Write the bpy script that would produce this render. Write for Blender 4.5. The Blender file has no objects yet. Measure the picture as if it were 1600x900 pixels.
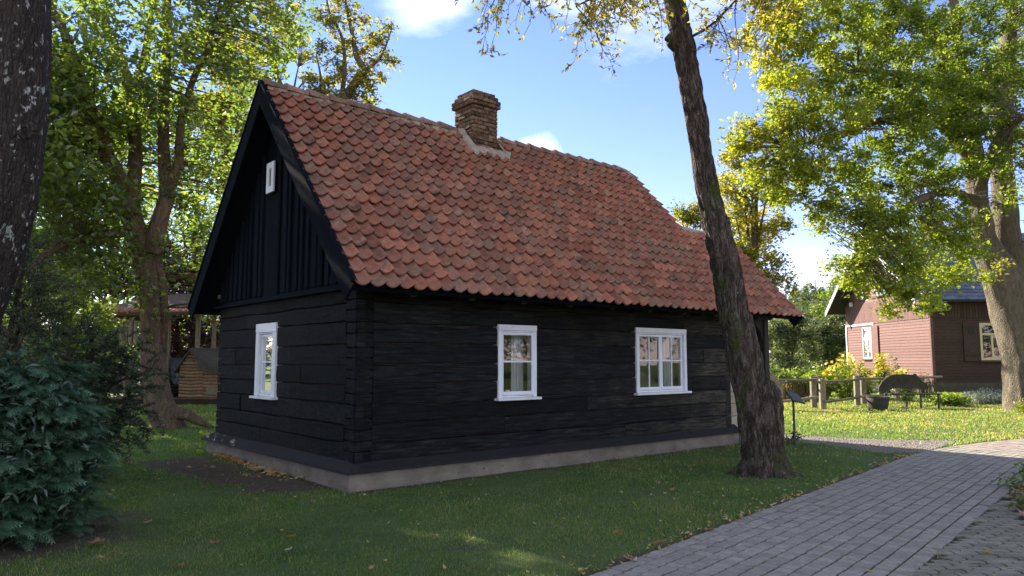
import bpy, math, random
import numpy as np
from mathutils import Vector, Matrix
rad = math.radians
rng = np.random.default_rng(7)
random.seed(7)
S = bpy.context.scene
COL = S.collection
# ------------------------------------------------------------------ camera
FPX, PITCH, EYE = 1160.0, math.atan(113/1160), 1.6
cam_d = bpy.data.cameras.new("camera"); cam = bpy.data.objects.new("camera", cam_d); COL.objects.link(cam)
cam.location = (0, 0, EYE); cam.rotation_euler = (math.pi/2 + PITCH, 0, 0)
cam_d.sensor_width = 36; cam_d.lens = FPX/1600*36; cam_d.clip_end = 3000; cam_d.clip_start = .05
S.camera = cam
# ------------------------------------------------------------------ light
SUN_AZ = rad(131)      # direction towards the sun, counter-clockwise from +X
SUN_EL = rad(29)
sun_dir = Vector((math.cos(SUN_AZ)*math.cos(SUN_EL), math.sin(SUN_AZ)*math.cos(SUN_EL), math.sin(SUN_EL)))
sd = bpy.data.lights.new("sun", 'SUN'); sd.energy = 4.6; sd.angle = rad(.53); sd.color = (1, .93, .82)
so = bpy.data.objects.new("sun", sd); COL.objects.link(so); so.rotation_euler = sun_dir.to_track_quat('Z', 'Y').to_euler()
so.location = sun_dir*60
S.view_settings.view_transform = 'Standard'; S.view_settings.look = 'None'
S.view_settings.exposure = 1.88; S.view_settings.gamma = 1
W = bpy.data.worlds.new("World"); S.world = W; W.use_nodes = True
# camera geometry helpers (used only to work out where things stand in the world)
_f = np.array([0, math.cos(PITCH), math.sin(PITCH)]); _u = np.array([0, -math.sin(PITCH), math.cos(PITCH)])
def ray(x, y): return np.array([1., 0, 0])*(x-800)/FPX + _u*(450-y)/FPX + _f
def at(x, y, Y): r = ray(x, y); return np.array([0, 0, EYE]) + r*Y/r[1]
def gnd(x, y, z=0.): r = ray(x, y); return np.array([0, 0, EYE]) + r*(z-EYE)/r[2]

def world():
    nt = W.node_tree; nt.nodes.clear(); N = nt.nodes.new; L = nt.links.new
    out = N('ShaderNodeOutputWorld'); bg = N('ShaderNodeBackground'); sky = N('ShaderNodeTexSky')
    sky.sky_type = 'NISHITA'; sky.sun_disc = False; sky.sun_elevation = SUN_EL
    sky.sun_rotation = math.pi/2 - SUN_AZ; sky.air_density = 1.0; sky.dust_density = .0; sky.ozone_density = 2.2; sky.altitude = 2600
    bg.inputs['Strength'].default_value = .115
    tc = N('ShaderNodeTexCoord')
    mp = N('ShaderNodeMapping'); mp.inputs['Scale'].default_value = (1, 1, 2.4); L(tc.outputs['Generated'], mp.inputs[0])
    no = N('ShaderNodeTexNoise'); no.inputs['Scale'].default_value = 5.5; no.inputs['Detail'].default_value = 9
    no.inputs['Roughness'].default_value = .6; L(mp.outputs[0], no.inputs['Vector'])
    total = None
    for (px, py, r, g) in ((660, -25, .12, 1.1), (880, -45, .12, 1.0), (985, 25, .05, .9), (840, 238, .05, 1.7), (1262, 432, .06, 1.2), (1010, -130, .3, .9), (300, -300, .3, .9), (2300, 200, .4, .8), (-900, 100, .4, .8)):
        d = ray(px, py); d = d/np.linalg.norm(d)
        vm = N('ShaderNodeVectorMath'); vm.operation = 'DISTANCE'; L(tc.outputs['Generated'], vm.inputs[0]); vm.inputs[1].default_value = d
        mr = N('ShaderNodeMapRange'); mr.interpolation_type = 'SMOOTHSTEP'; L(vm.outputs['Value'], mr.inputs[0])
        mr.inputs[1].default_value = r; mr.inputs[2].default_value = 0; mr.inputs[3].default_value = 0; mr.inputs[4].default_value = g
        if total is None: total = mr.outputs[0]
        else:
            m = N('ShaderNodeMath'); m.operation = 'MAXIMUM'; L(total, m.inputs[0]); L(mr.outputs[0], m.inputs[1]); total = m.outputs[0]
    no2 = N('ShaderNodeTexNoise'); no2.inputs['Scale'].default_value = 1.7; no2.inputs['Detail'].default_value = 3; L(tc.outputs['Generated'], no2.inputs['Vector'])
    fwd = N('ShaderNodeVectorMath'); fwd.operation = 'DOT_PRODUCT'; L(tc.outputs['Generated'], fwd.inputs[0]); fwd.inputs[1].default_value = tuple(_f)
    side = N('ShaderNodeMapRange'); side.interpolation_type = 'SMOOTHSTEP'; L(fwd.outputs['Value'], side.inputs[0]); side.inputs[1].default_value = .62; side.inputs[2].default_value = .2; side.inputs[3].default_value = 0; side.inputs[4].default_value = 1  # white clouds added behind the camera to neutralise the blue shade
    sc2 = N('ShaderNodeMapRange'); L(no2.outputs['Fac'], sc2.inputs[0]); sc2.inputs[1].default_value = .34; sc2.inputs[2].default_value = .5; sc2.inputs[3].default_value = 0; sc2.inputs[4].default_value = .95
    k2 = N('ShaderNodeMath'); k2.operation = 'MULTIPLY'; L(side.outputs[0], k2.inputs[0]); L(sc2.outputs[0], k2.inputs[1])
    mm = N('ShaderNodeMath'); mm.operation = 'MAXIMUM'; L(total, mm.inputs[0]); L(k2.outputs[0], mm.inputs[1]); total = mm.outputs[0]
    a = N('ShaderNodeMath'); a.operation = 'MULTIPLY_ADD'; L(no.outputs['Fac'], a.inputs[0]); a.inputs[1].default_value = 2.2; a.inputs[2].default_value = -.55
    b = N('ShaderNodeMath'); b.operation = 'MULTIPLY'; L(a.outputs[0], b.inputs[0]); L(total, b.inputs[1])
    cr = N('ShaderNodeValToRGB'); cr.color_ramp.elements[0].position = .2; cr.color_ramp.elements[1].position = .8
    cr.color_ramp.elements[0].color = (0, 0, 0, 1); cr.color_ramp.elements[1].color = (.85, .85, .85, 1); L(b.outputs[0], cr.inputs[0])
    # tint of the sky as seen by the phone: a little brighter and more violet-blue
    ti = N('ShaderNodeMix'); ti.data_type = 'RGBA'; ti.blend_type = 'MULTIPLY'; ti.inputs[0].default_value = 1
    hs = N('ShaderNodeHueSaturation'); hs.inputs['Saturation'].default_value = 1.18; hs.inputs['Value'].default_value = .75; L(sky.outputs[0], hs.inputs['Color'])
    L(hs.outputs[0], ti.inputs[6]); ti.inputs[7].default_value = (1.6, 1.02, 1.08, 1)
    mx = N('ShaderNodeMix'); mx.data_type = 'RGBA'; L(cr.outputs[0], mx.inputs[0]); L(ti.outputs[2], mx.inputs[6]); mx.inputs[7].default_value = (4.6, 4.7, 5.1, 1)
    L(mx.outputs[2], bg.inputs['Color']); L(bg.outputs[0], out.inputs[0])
world()

# ------------------------------------------------------------------ materials
def nt_new(name):
    m = bpy.data.materials.new(name); m.use_nodes = True; nt = m.node_tree
    return m, nt, nt.nodes['Principled BSDF']
def ramp(nt, fac, stops):
    r = nt.nodes.new('ShaderNodeValToRGB'); e = r.color_ramp.elements
    while len(e) > 1: e.remove(e[-1])
    e[0].position = stops[0][0]; e[0].color = (*stops[0][1], 1)
    for p, c in stops[1:]:
        k = e.new(p); k.color = (*c, 1)
    nt.links.new(fac, r.inputs[0]); return r.outputs[0]
def math_(nt, op, a, b=None, c=None):
    m = nt.nodes.new('ShaderNodeMath'); m.operation = op
    for i, v in enumerate((a, b, c)):
        if v is None: continue
        if isinstance(v, (int, float)): m.inputs[i].default_value = v
        else: nt.links.new(v, m.inputs[i])
    return m.outputs[0]
def mixc(nt, fac, a, b, mode='MIX'):
    m = nt.nodes.new('ShaderNodeMix'); m.data_type = 'RGBA'; m.blend_type = mode
    for i, v in ((0, fac), (6, a), (7, b)):
        if isinstance(v, (int, float)): m.inputs[i].default_value = v
        elif isinstance(v, tuple): m.inputs[i].default_value = (*v, 1)
        else: nt.links.new(v, m.inputs[i])
    return m.outputs[2]
def coords(nt, stretch=(1, 1, 1), rnd=True, kind='Object', rot=(0, 0, 0)):
    tc = nt.nodes.new('ShaderNodeTexCoord'); mp = nt.nodes.new('ShaderNodeMapping'); mp.inputs['Scale'].default_value = stretch
    mp.inputs['Rotation'].default_value = rot
    if kind == 'World':
        g = nt.nodes.new('ShaderNodeNewGeometry'); src = g.outputs['Position']
    else: src = tc.outputs[kind]
    if rnd:
        oi = nt.nodes.new('ShaderNodeObjectInfo'); k = math_(nt, 'MULTIPLY', oi.outputs['Random'], 57.)
        ad = nt.nodes.new('ShaderNodeVectorMath'); nt.links.new(src, ad.inputs[0]); nt.links.new(k, ad.inputs[1]); src = ad.outputs[0]
    nt.links.new(src, mp.inputs[0]); return mp.outputs[0]
def noise(nt, vec, scale, detail=6, rough=.6, dist=0):
    n = nt.nodes.new('ShaderNodeTexNoise'); n.inputs['Scale'].default_value = scale; n.inputs['Detail'].default_value = detail
    n.inputs['Roughness'].default_value = rough; n.inputs['Distortion'].default_value = dist; nt.links.new(vec, n.inputs['Vector']); return n.outputs['Fac']
def bump(nt, bsdf, h, strength, dist=.02):
    b = nt.nodes.new('ShaderNodeBump'); b.inputs['Strength'].default_value = strength; b.inputs['Distance'].default_value = dist
    nt.links.new(h, b.inputs['Height']); nt.links.new(b.outputs[0], bsdf.inputs['Normal'])
def attr(nt, name):
    a = nt.nodes.new('ShaderNodeAttribute'); a.attribute_name = name; return a.outputs['Fac']
def worldmask(nt, scale, lo, hi, det=6): return ramp(nt, noise(nt, coords(nt, (1, 1, 1), False, 'World'), scale, det, .68), [(lo, (0, 0, 0)), (hi, (1, 1, 1))])
def pmat(name, stops, scale=8, rough=.8, bm=.3, bs=40, bd=.01, stretch=(1, 1, 1), var=0, spots=None, kind='Object', rnd=True, spec=.3, metal=0, dist=0, tilevar=None, wspots=None):
    """general surface: noise through a colour ramp, per-piece brightness change, fine relief, optional spots (colour, scale, threshold)"""
    m, nt, b = nt_new(name)
    v = coords(nt, stretch, rnd, kind)
    n1 = noise(nt, v, scale, dist=dist)
    col = ramp(nt, n1, stops)
    if var or tilevar:
        oi = nt.nodes.new('ShaderNodeObjectInfo')
        k = math_(nt, 'FRACT', math_(nt, 'ADD', oi.outputs['Random'], attr(nt, 'var')), 0)
        if tilevar: col = mixc(nt, tilevar[0], col, ramp(nt, k, tilevar[1]))
        if var:
            k2 = math_(nt, 'FRACT', math_(nt, 'MULTIPLY', k, 7.31), 0)
            br = math_(nt, 'MULTIPLY_ADD', k2, 2*var, 1-var)
            cb = nt.nodes.new('ShaderNodeCombineColor')
            for i in range(3): nt.links.new(br, cb.inputs[i])
            col = mixc(nt, 1., col, cb.outputs[0], 'MULTIPLY')
    if spots:
        for (c, sc, th) in spots:
            n3 = noise(nt, v, sc, 4, .7)
            f = ramp(nt, n3, [(th, (0, 0, 0)), (min(th+.06, 1), (1, 1, 1))])
            col = mixc(nt, f, col, c)
    if wspots:
        for (c, sc, lo, hi, amt) in wspots: col = mixc(nt, math_(nt, 'MULTIPLY', worldmask(nt, sc, lo, hi), amt), col, c)
    nt.links.new(col, b.inputs['Base Color'])
    n2 = noise(nt, v, bs, 8, .65)
    bump(nt, b, n2, bm, bd)
    r2 = math_(nt, 'MULTIPLY_ADD', n1, .25, rough-.12)
    nt.links.new(r2, b.inputs['Roughness'])
    b.inputs['Specular IOR Level'].default_value = spec; b.inputs['Metallic'].default_value = metal
    return m
def leafmat(name, stops, trans=.5, tcol=1.6, gloss=.05):
    m, nt, b = nt_new(name); nt.nodes.remove(b)
    out = [n for n in nt.nodes if n.type == 'OUTPUT_MATERIAL'][0]
    col = ramp(nt, attr(nt, 'var'), stops)
    d = nt.nodes.new('ShaderNodeBsdfDiffuse'); t = nt.nodes.new('ShaderNodeBsdfTranslucent'); g = nt.nodes.new('ShaderNodeBsdfGlossy')
    g.inputs['Roughness'].default_value = .38
    nt.links.new(col, d.inputs[0])
    tc = mixc(nt, 1., col, (1.35*tcol, 1.25*tcol, .5*tcol), 'MULTIPLY'); nt.links.new(tc, t.inputs[0])
    m1 = nt.nodes.new('ShaderNodeMixShader'); m1.inputs[0].default_value = trans; nt.links.new(d.outputs[0], m1.inputs[1]); nt.links.new(t.outputs[0], m1.inputs[2])
    m2 = nt.nodes.new('ShaderNodeMixShader'); m2.inputs[0].default_value = gloss; nt.links.new(m1.outputs[0], m2.inputs[1]); nt.links.new(g.outputs[0], m2.inputs[2])
    nt.links.new(m2.outputs[0], out.inputs[0]); return m

BK = lambda a: (a*.92, a*1.0, a*1.02)
MT = {}
MT['grass_blade'] = leafmat('grass_blade', [(0, (.058, .11, .03)), (.3, (.088, .165, .043)), (.6, (.14, .21, .06)), (.82, (.24, .24, .085)), (1, (.36, .31, .17))], .52, 1.7, .03)
def logmat():
    m, nt, b = nt_new('tarred_log'); v = coords(nt, (.6, 3, 7), True); v0 = coords(nt, (1, 1, 1), False)
    n1 = noise(nt, v, 5, 9, .7, .5)
    tar = ramp(nt, n1, [(.28, BK(.0025)), (.46, BK(.0062)), (.58, (.0135, .0155, .0145)), (.72, (.042, .043, .038))])
    worn = ramp(nt, n1, [(.28, (.005, .005, .004)), (.44, (.026, .024, .018)), (.57, (.065, .056, .04)), (.72, (.14, .12, .085))])
    sx = nt.nodes.new('ShaderNodeSeparateXYZ'); nt.links.new(v0, sx.inputs[0])
    oi = nt.nodes.new('ShaderNodeObjectInfo')
    f = math_(nt, 'MULTIPLY_ADD', sx.outputs[0], .2, -1.05)
    f = math_(nt, 'ADD', f, math_(nt, 'MULTIPLY_ADD', oi.outputs['Random'], .7, -.35)); f = math_(nt, 'ADD', f, math_(nt, 'MULTIPLY_ADD', noise(nt, v0, 1.7, 5), 1.6, -.8))
    f = ramp(nt, f, [(0, (0, 0, 0)), (.75, (1, 1, 1))])
    col = mixc(nt, f, tar, worn)
    k2 = math_(nt, 'MULTIPLY_ADD', math_(nt, 'FRACT', math_(nt, 'MULTIPLY', oi.outputs['Random'], 9.7)), .9, .6)
    cb = nt.nodes.new('ShaderNodeCombineColor'); [nt.links.new(k2, cb.inputs[i]) for i in range(3)]; col = mixc(nt, 1., col, cb.outputs[0], 'MULTIPLY')
    # drying cracks along the grain
    cr = ramp(nt, noise(nt, coords(nt, (.3, 1, 9), True), 3.2, 4, .6, .3), [(.34, (0, 0, 0)), (.39, (1, 1, 1))])
    col = mixc(nt, 1., col, mixc(nt, .75, (1, 1, 1), cr), 'MULTIPLY')
    nt.links.new(col, b.inputs['Base Color']); h = math_(nt, 'ADD', noise(nt, v, 22, 9, .7), math_(nt, 'MULTIPLY', cr, .7)); bump(nt, b, h, 1., .016)
    b.inputs['Roughness'].default_value = .8; b.inputs['Specular IOR Level'].default_value = .2; return m
MT['log'] = logmat(); MT['log_worn'] = MT['log']
MT['board_black'] = pmat('painted_board', [(.3, (.004, .006, .009)), (.6, (.008, .012, .017)), (.8, (.016, .022, .029))], 6, .9, .6, 30, .008, (8, 8, .7), var=.3, spec=.05)
MT['skirt'] = pmat('skirt_board', [(.3, (.010, .010, .010)), (.7, (.026, .025, .023))], 6, .75, .5, 40, .006, (1, 3, 3), var=.15)
MT['plinth'] = pmat('plinth_render', [(.2, (.10, .082, .06)), (.5, (.19, .16, .12)), (.8, (.28, .24, .185))], 3, .9, .5, 30, .012, (1, 1, 2), spots=[((.07, .075, .05), 9, .62)])
MT['tile'] = pmat('clay_tile', [(.25, (.11, .05, .034)), (.45, (.30, .118, .064)), (.62, (.40, .165, .09)), (.85, (.45, .25, .16))], 11, .88, 1., 45, .012, var=.28,
    wspots=[((.21, .145, .095), 1.5, .49, .66, .6), ((.32, .27, .18), 5.5, .58, .66, .7), ((.07, .05, .035), 3.1, .57, .67, .75), ((.13, .14, .06), 2.3, .64, .72, .5)], tilevar=(.42, [(0, (.40, .13, .07)), (.2, (.29, .09, .055)), (.4, (.35, .16, .11)), (.6, (.46, .17, .09)), (.75, (.22, .09, .06)), (.85, (.33, .23, .14)), (.93, (.13, .095, .07)), (1, (.52, .19, .09))]),
    spots=[((.17, .13, .09), 9, .57), ((.46, .40, .28), 38, .66), ((.075, .055, .04), 24, .64)])
MT['mortar'] = pmat('mortar', [(.2, (.22, .19, .14)), (.5, (.38, .33, .25)), (.8, (.5, .45, .35))], 6, .95, .8, 40, .02, spots=[((.13, .12, .07), 8, .6)])
MT['ridge'] = pmat('ridge_tile', [(.25, (.16, .1, .07)), (.5, (.30, .17, .12)), (.8, (.38, .27, .2))], 8, .9, .7, 50, .01, var=.25, spots=[((.12, .11, .06), 9, .55)])
MT['brick'] = pmat('old_brick', [(.2, (.05, .033, .02)), (.45, (.14, .09, .055)), (.65, (.24, .15, .085)), (.85, (.36, .26, .16))], 10, .95, .9, 45, .015, var=.4, spots=[((.035, .03, .022), 7, .56), ((.2, .19, .07), 10, .62)])
MT['white'] = pmat('white_paint', [(.2, (.62, .64, .64)), (.5, (.76, .78, .77)), (.8, (.82, .83, .81))], 6, .45, .25, 60, .003, (1, 1, .4), var=.03, spec=.4, spots=[((.42, .42, .37), 22, .67)])
MT['room'] = pmat('room_wall', [(.3, (.09, .06, .04)), (.7, (.16, .11, .075))], 3, .9)
MT['curtain'] = pmat('curtain_cloth', [(.3, (.5, .5, .48)), (.7, (.66, .66, .63))], 4, .9, .3, 90, .003, (6, 6, .5))
MT['pale_plank'] = pmat('pale_plank', [(.25, (.26, .22, .15)), (.5, (.42, .37, .27)), (.8, (.52, .47, .36))], 5, .8, .4, 40, .005, (1, 1, 6), var=.15)
MT['dark_wood'] = pmat('dark_wood', [(.3, (.02, .017, .013)), (.7, (.05, .042, .033))], 6, .8, .6, 40, .008, (5, 5, .8), var=.2)
MT['grey_wood'] = pmat('grey_wood', [(.25, (.11, .09, .055)), (.5, (.21, .175, .115)), (.8, (.32, .28, .2))], 7, .85, .6, 50, .006, (3, 3, 1), var=.25)
MT['brown_wood'] = pmat('brown_wood', [(.25, (.06, .04, .028)), (.5, (.12, .08, .05)), (.8, (.19, .13, .085))], 7, .85, .6, 50, .006, (2, 2, 2), var=.25)
MT['hut_log'] = pmat('hut_log', [(.25, (.16, .10, .055)), (.5, (.28, .18, .10)), (.8, (.38, .27, .16))], 7, .85, .6, 50, .006, (2, 2, 2), var=.25)
MT['red_board'] = pmat('red_board', [(.25, (.12, .055, .042)), (.5, (.175, .085, .066)), (.8, (.235, .13, .1))], 4, .75, .5, 40, .006, (1, 1, 6), var=.12)
MT['brown_board'] = pmat('brown_board', [(.25, (.035, .02, .011)), (.5, (.06, .035, .02)), (.8, (.09, .055, .034))], 4, .75, .5, 40, .006, (1, 1, 6), var=.15)
MT['mossy_stone'] = pmat('mossy_foundation', [(.2, (.04, .036, .02)), (.5, (.08, .072, .042)), (.8, (.12, .11, .07))], 3, .9, .7, 25, .02)
MT['red_trim'] = pmat('red_trim', [(.3, (.09, .045, .035)), (.7, (.14, .07, .05))], 5, .7)
MT['slate'] = pmat('blue_slate', [(.25, (.06, .065, .08)), (.5, (.10, .11, .13)), (.8, (.16, .17, .195))], 5, .5, .5, 30, .01, var=.25, spec=.5)
MT['yellow_paint'] = pmat('yellow_paint', [(.3, (.62, .52, .25)), (.7, (.72, .62, .33))], 5, .5)
MT['metal'] = pmat('dark_metal', [(.3, (.015, .016, .017)), (.7, (.03, .032, .033))], 9, .45, .2, 60, .003, spec=.5)
MT['rust'] = pmat('worn_iron', [(.3, (.03, .027, .02)), (.7, (.075, .062, .045))], 7, .8, .5, 40, .006)
MT['panel'] = pmat('sign_face', [(.3, (.05, .06, .065)), (.7, (.09, .10, .105))], 6, .35, .1, spec=.5)
MT['soil'] = pmat('soil', [(.2, (.03, .022, .015)), (.5, (.07, .053, .037)), (.8, (.12, .093, .066))], 6, .95, .9, 40, .02, kind='World', rnd=False)
MT['paver'] = pmat('concrete_paver', [(.2, (.20, .175, .135)), (.5, (.29, .26, .205)), (.8, (.38, .345, .275))], 14, .9, .8, 150, .005, var=.14, kind='World', rnd=False, spots=[((.5, .47, .42), 260, .64), ((.12, .115, .085), 3.5, .66)])
MT['paver_sunlit'] = pmat('sunlit_paver', [(.2, (.22, .17, .135)), (.5, (.32, .255, .205)), (.8, (.4, .33, .275))], 14, .9, .5, 180, .003, var=.16, kind='World', rnd=False)  # same pavers, warmed and lightened in colour for the sunlit stretch
MT['paver_moss'] = pmat('mossy_paver', [(.2, (.12, .115, .07)), (.45, (.2, .185, .125)), (.8, (.30, .27, .205))], 5, .9, .6, 160, .003, var=.2, kind='World', rnd=False, spots=[((.05, .075, .025), 7, .6)])
MT['gravel'] = pmat('gravel', [(.2, (.12, .10, .08)), (.5, (.24, .205, .165)), (.8, (.38, .335, .28))], 60, .95, 1., 90, .02, kind='World', rnd=False)
MT['stone'] = pmat('field_stone', [(.2, (.16, .15, .13)), (.5, (.27, .25, .22)), (.8, (.38, .36, .32))], 5, .9, .7, 25, .02, var=.2)
MT['ceramic'] = pmat('white_ceramic', [(.3, (.7, .7, .68)), (.7, (.78, .78, .76))], 4, .3)
MT['thatch'] = pmat('reed_thatch', [(.25, (.05, .045, .035)), (.5, (.11, .10, .085)), (.8, (.19, .175, .15))], 12, .95, .9, 60, .02, (6, 6, 1), var=.2)
MT['hill'] = pmat('wooded_hill', [(.2, (.03, .05, .025)), (.8, (.07, .1, .05))], .3, .95, kind='World', rnd=False)

def bark(name, stops, lichen=None, moss=None, sc=1.):
    m, nt, b = nt_new(name)
    v = coords(nt, (1, 1, .28), False)
    n1 = noise(nt, v, 14*sc, 8, .7, .8)
    col = ramp(nt, n1, stops)
    vo = nt.nodes.new('ShaderNodeTexVoronoi'); vo.feature = 'DISTANCE_TO_EDGE'; vo.inputs['Scale'].default_value = 34*sc; nt.links.new(v, vo.inputs['Vector'])
    v2 = coords(nt, (1, 1, .7), False)
    if lichen:
        f = ramp(nt, noise(nt, v2, lichen[1], 5, .65), [(lichen[2], (0, 0, 0)), (lichen[2]+.05, (1, 1, 1))]); col = mixc(nt, f, col, lichen[0])
    if moss:
        f = ramp(nt, noise(nt, v2, 2.2, 5, .7), [(moss[1], (0, 0, 0)), (moss[1]+.12, (1, 1, 1))]); col = mixc(nt, f, col, moss[0])
    nt.links.new(col, b.inputs['Base Color'])
    h = math_(nt, 'ADD', math_(nt, 'MULTIPLY', noise(nt, v, 30*sc, 8, .7), .6), math_(nt, 'MINIMUM', math_(nt, 'MULTIPLY', vo.outputs['Distance'], 3.), .6))
    bump(nt, b, h, .9, .03); b.inputs['Roughness'].default_value = .92; b.inputs['Specular IOR Level'].default_value = .15
    return m
MT['bark_dark'] = bark('dark_bark', [(.25, (.010, .008, .006)), (.47, (.06, .046, .033)), (.66, (.2, .158, .118))], ((.32, .32, .29), 26, .66), ((.06, .085, .018), .555))
MT['bark_lichen'] = bark('lichen_bark', [(.2, (.012, .01, .008)), (.5, (.05, .04, .032)), (.8, (.10, .08, .065))], ((.40, .41, .36), 15, .585), ((.05, .045, .03), .6))
MT['bark_brown'] = bark('brown_bark', [(.2, (.05, .036, .022)), (.5, (.15, .11, .07)), (.8, (.27, .21, .14))], None, ((.06, .08, .02), .62), .8)
MT['bark_grey'] = bark('grey_bark', [(.2, (.06, .048, .033)), (.5, (.16, .13, .09)), (.8, (.27, .225, .16))], None, None, .7)
G = lambda *c: [(i/(len(c)-1), k) for i, k in enumerate(c)]
MT['leaf_linden'] = leafmat('linden_leaf', G((.06, .10, .016), (.10, .155, .022), (.155, .205, .028), (.2, .245, .03), (.25, .26, .034), (.32, .27, .04)), .58, 1.6)
MT['leaf_oak'] = leafmat('maple_leaf', G((.045, .08, .025), (.07, .115, .03), (.10, .155, .035), (.15, .2, .04), (.24, .25, .05)), .6, 1.8, .1)
MT['leaf_yellow'] = leafmat('yellowing_leaf', G((.09, .12, .035), (.15, .17, .045), (.23, .23, .05), (.32, .28, .055), (.38, .26, .05)), .6, 1.5)
MT['leaf_dark'] = leafmat('dark_leaf', G((.015, .035, .014), (.027, .055, .022), (.04, .075, .028), (.06, .095, .035)), .35, 1.3, .08)
MT['leaf_purple'] = leafmat('purple_leaf', G((.03, .012, .014), (.05, .02, .02), (.08, .035, .03)), .3, 1.2, .05)
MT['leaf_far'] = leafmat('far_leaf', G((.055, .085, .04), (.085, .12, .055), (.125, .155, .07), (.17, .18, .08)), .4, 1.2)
MT['leaf_willow'] = leafmat('willow_leaf', G((.07, .1, .05), (.11, .145, .075), (.16, .2, .1), (.22, .25, .13)), .4, 1.1, .06)
MT['leaf_garden'] = leafmat('garden_leaf', G((.08, .13, .02), (.13, .2, .03), (.19, .26, .045), (.27, .3, .07)), .5, 1.4)
MT['flower_yellow'] = leafmat('yellow_petal', G((.7, .5, .03), (.85, .66, .05), (.9, .75, .08)), .35, 1.)
MT['silver'] = leafmat('silver_leaf', G((.25, .28, .24), (.38, .42, .38), (.5, .54, .5)), .25, .9)
MT['thuja'] = leafmat('thuja_scale', G((.013, .038, .018), (.055, .12, .062), (.115, .225, .118), (.25, .39, .24)), .25, 1.1, .07)
MT['litter'] = leafmat('fallen_leaf_litter', G((.3, .14, .04), (.42, .28, .09), (.5, .4, .12), (.36, .22, .13), (.5, .44, .3)), .25, 1., .03)
MT['litter_brown'] = leafmat('brown_leaf', G((.2, .11, .06), (.34, .19, .10), (.42, .28, .18)), .2, 1., .03)
def glassmat():
    m, nt, b = nt_new('window_glass'); nt.nodes.remove(b)
    out = [n for n in nt.nodes if n.type == 'OUTPUT_MATERIAL'][0]
    t = nt.nodes.new('ShaderNodeBsdfTransparent'); t.inputs[0].default_value = (.93, .96, .95, 1)
    g = nt.nodes.new('ShaderNodeBsdfGlossy'); g.inputs['Roughness'].default_value = .02
    fr = nt.nodes.new('ShaderNodeFresnel'); fr.inputs[0].default_value = 1.5
    k = math_(nt, 'MULTIPLY_ADD', fr.outputs[0], 1.1, .04)
    mx = nt.nodes.new('ShaderNodeMixShader'); nt.links.new(k, mx.inputs[0]); nt.links.new(t.outputs[0], mx.inputs[1]); nt.links.new(g.outputs[0], mx.inputs[2])
    nt.links.new(mx.outputs[0], out.inputs[0]); return m
MT['glass'] = glassmat()

# ------------------------------------------------------------------ mesh helpers
def vnoise(P, sc=1., seed=0):
    P = np.asarray(P, float)*sc + seed*17.13; i = np.floor(P).astype(np.int64); f = P-i; f = f*f*(3-2*f)
    def h(a):
        n = (a[..., 0]*73856093) ^ (a[..., 1]*19349663) ^ (a[..., 2]*83492791); n = (n ^ (n >> 13))*1274126177
        return ((n & 0xffff)/65535.)
    r = 0
    for dx in (0, 1):
        for dy in (0, 1):
            for dz in (0, 1):
                w = (f[..., 0] if dx else 1-f[..., 0])*(f[..., 1] if dy else 1-f[..., 1])*(f[..., 2] if dz else 1-f[..., 2])
                r = r + w*h(i+np.array([dx, dy, dz]))
    return r*2-1
class MB:
    """collects vertices and faces, then links them as one mesh object"""
    def __init__(s): s.v = []; s.f = []; s.a = []; s.n = 0
    def add(s, v, f, var=None):
        v = np.asarray(v, float).reshape(-1, 3); f = np.asarray(f, int)
        s.v.append(v); s.f.append(f+s.n); s.n += len(v)
        s.a.append(np.full(len(f), random.random() if var is None else var) if np.isscalar(var) or var is None else np.asarray(var))
        return s
    def mesh(s, name, mat, smooth=False):
        me = bpy.data.meshes.new(name)
        V = np.concatenate(s.v) if s.v else np.zeros((0, 3))
        me.vertices.add(len(V)); me.vertices.foreach_set('co', V.ravel())
        nl = sum(f.size for f in s.f); me.loops.add(nl); me.loops.foreach_set('vertex_index', np.concatenate([f.ravel() for f in s.f]))
        cnt = np.concatenate([np.full(len(f), f.shape[1]) for f in s.f]); me.polygons.add(len(cnt))
        st = np.concatenate([[0], np.cumsum(cnt)[:-1]]); me.polygons.foreach_set('loop_start', st.astype(np.int32))
        me.update(calc_edges=True)
        at_ = me.attributes.new('var', 'FLOAT', 'FACE'); at_.data.foreach_set('value', np.concatenate(s.a).astype(np.float32))
        me.polygons.foreach_set('use_smooth', np.full(len(cnt), smooth))
        me.materials.append(MT[mat] if isinstance(mat, str) else mat)
        return me
    def build(s, name, mat, parent=None, smooth=False, kind=None, loc=None, rot=None):
        return link(name, s.mesh(name, mat, smooth), parent, kind, loc, rot)
def link(name, me, parent=None, kind=None, loc=None, rot=None):
    o = bpy.data.objects.new(name, me); COL.objects.link(o)
    if parent is not None: o.parent = parent
    if kind: o['kind'] = kind
    if loc is not None: o.location = loc
    if rot is not None: o.rotation_euler = rot
    return o
def tag(o, label=None, cat=None, group=None):
    if label: o['label'] = label
    if cat: o['category'] = cat
    if group: o['group'] = group
    return o
def thing(name, label, cat, loc=(0, 0, 0), rz=0, group=None):
    o = link(name, None, loc=tuple(loc), rot=(0, 0, rz)); return tag(o, label, cat, group)
BOXF = np.array([[0, 3, 2, 1], [4, 5, 6, 7], [0, 1, 5, 4], [1, 2, 6, 5], [2, 3, 7, 6], [3, 0, 4, 7]])
def boxv(x0, x1, y0, y1, z0, z1, j=0):
    v = np.array([[x0, y0, z0], [x1, y0, z0], [x1, y1, z0], [x0, y1, z0], [x0, y0, z1], [x1, y0, z1], [x1, y1, z1], [x0, y1, z1]], float)
    return v + (rng.uniform(-j, j, v.shape) if j else 0)
def box(mb, x0, x1, y0, y1, z0, z1, j=0, var=None): return mb.add(boxv(x0, x1, y0, y1, z0, z1, j), BOXF, var)
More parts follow.
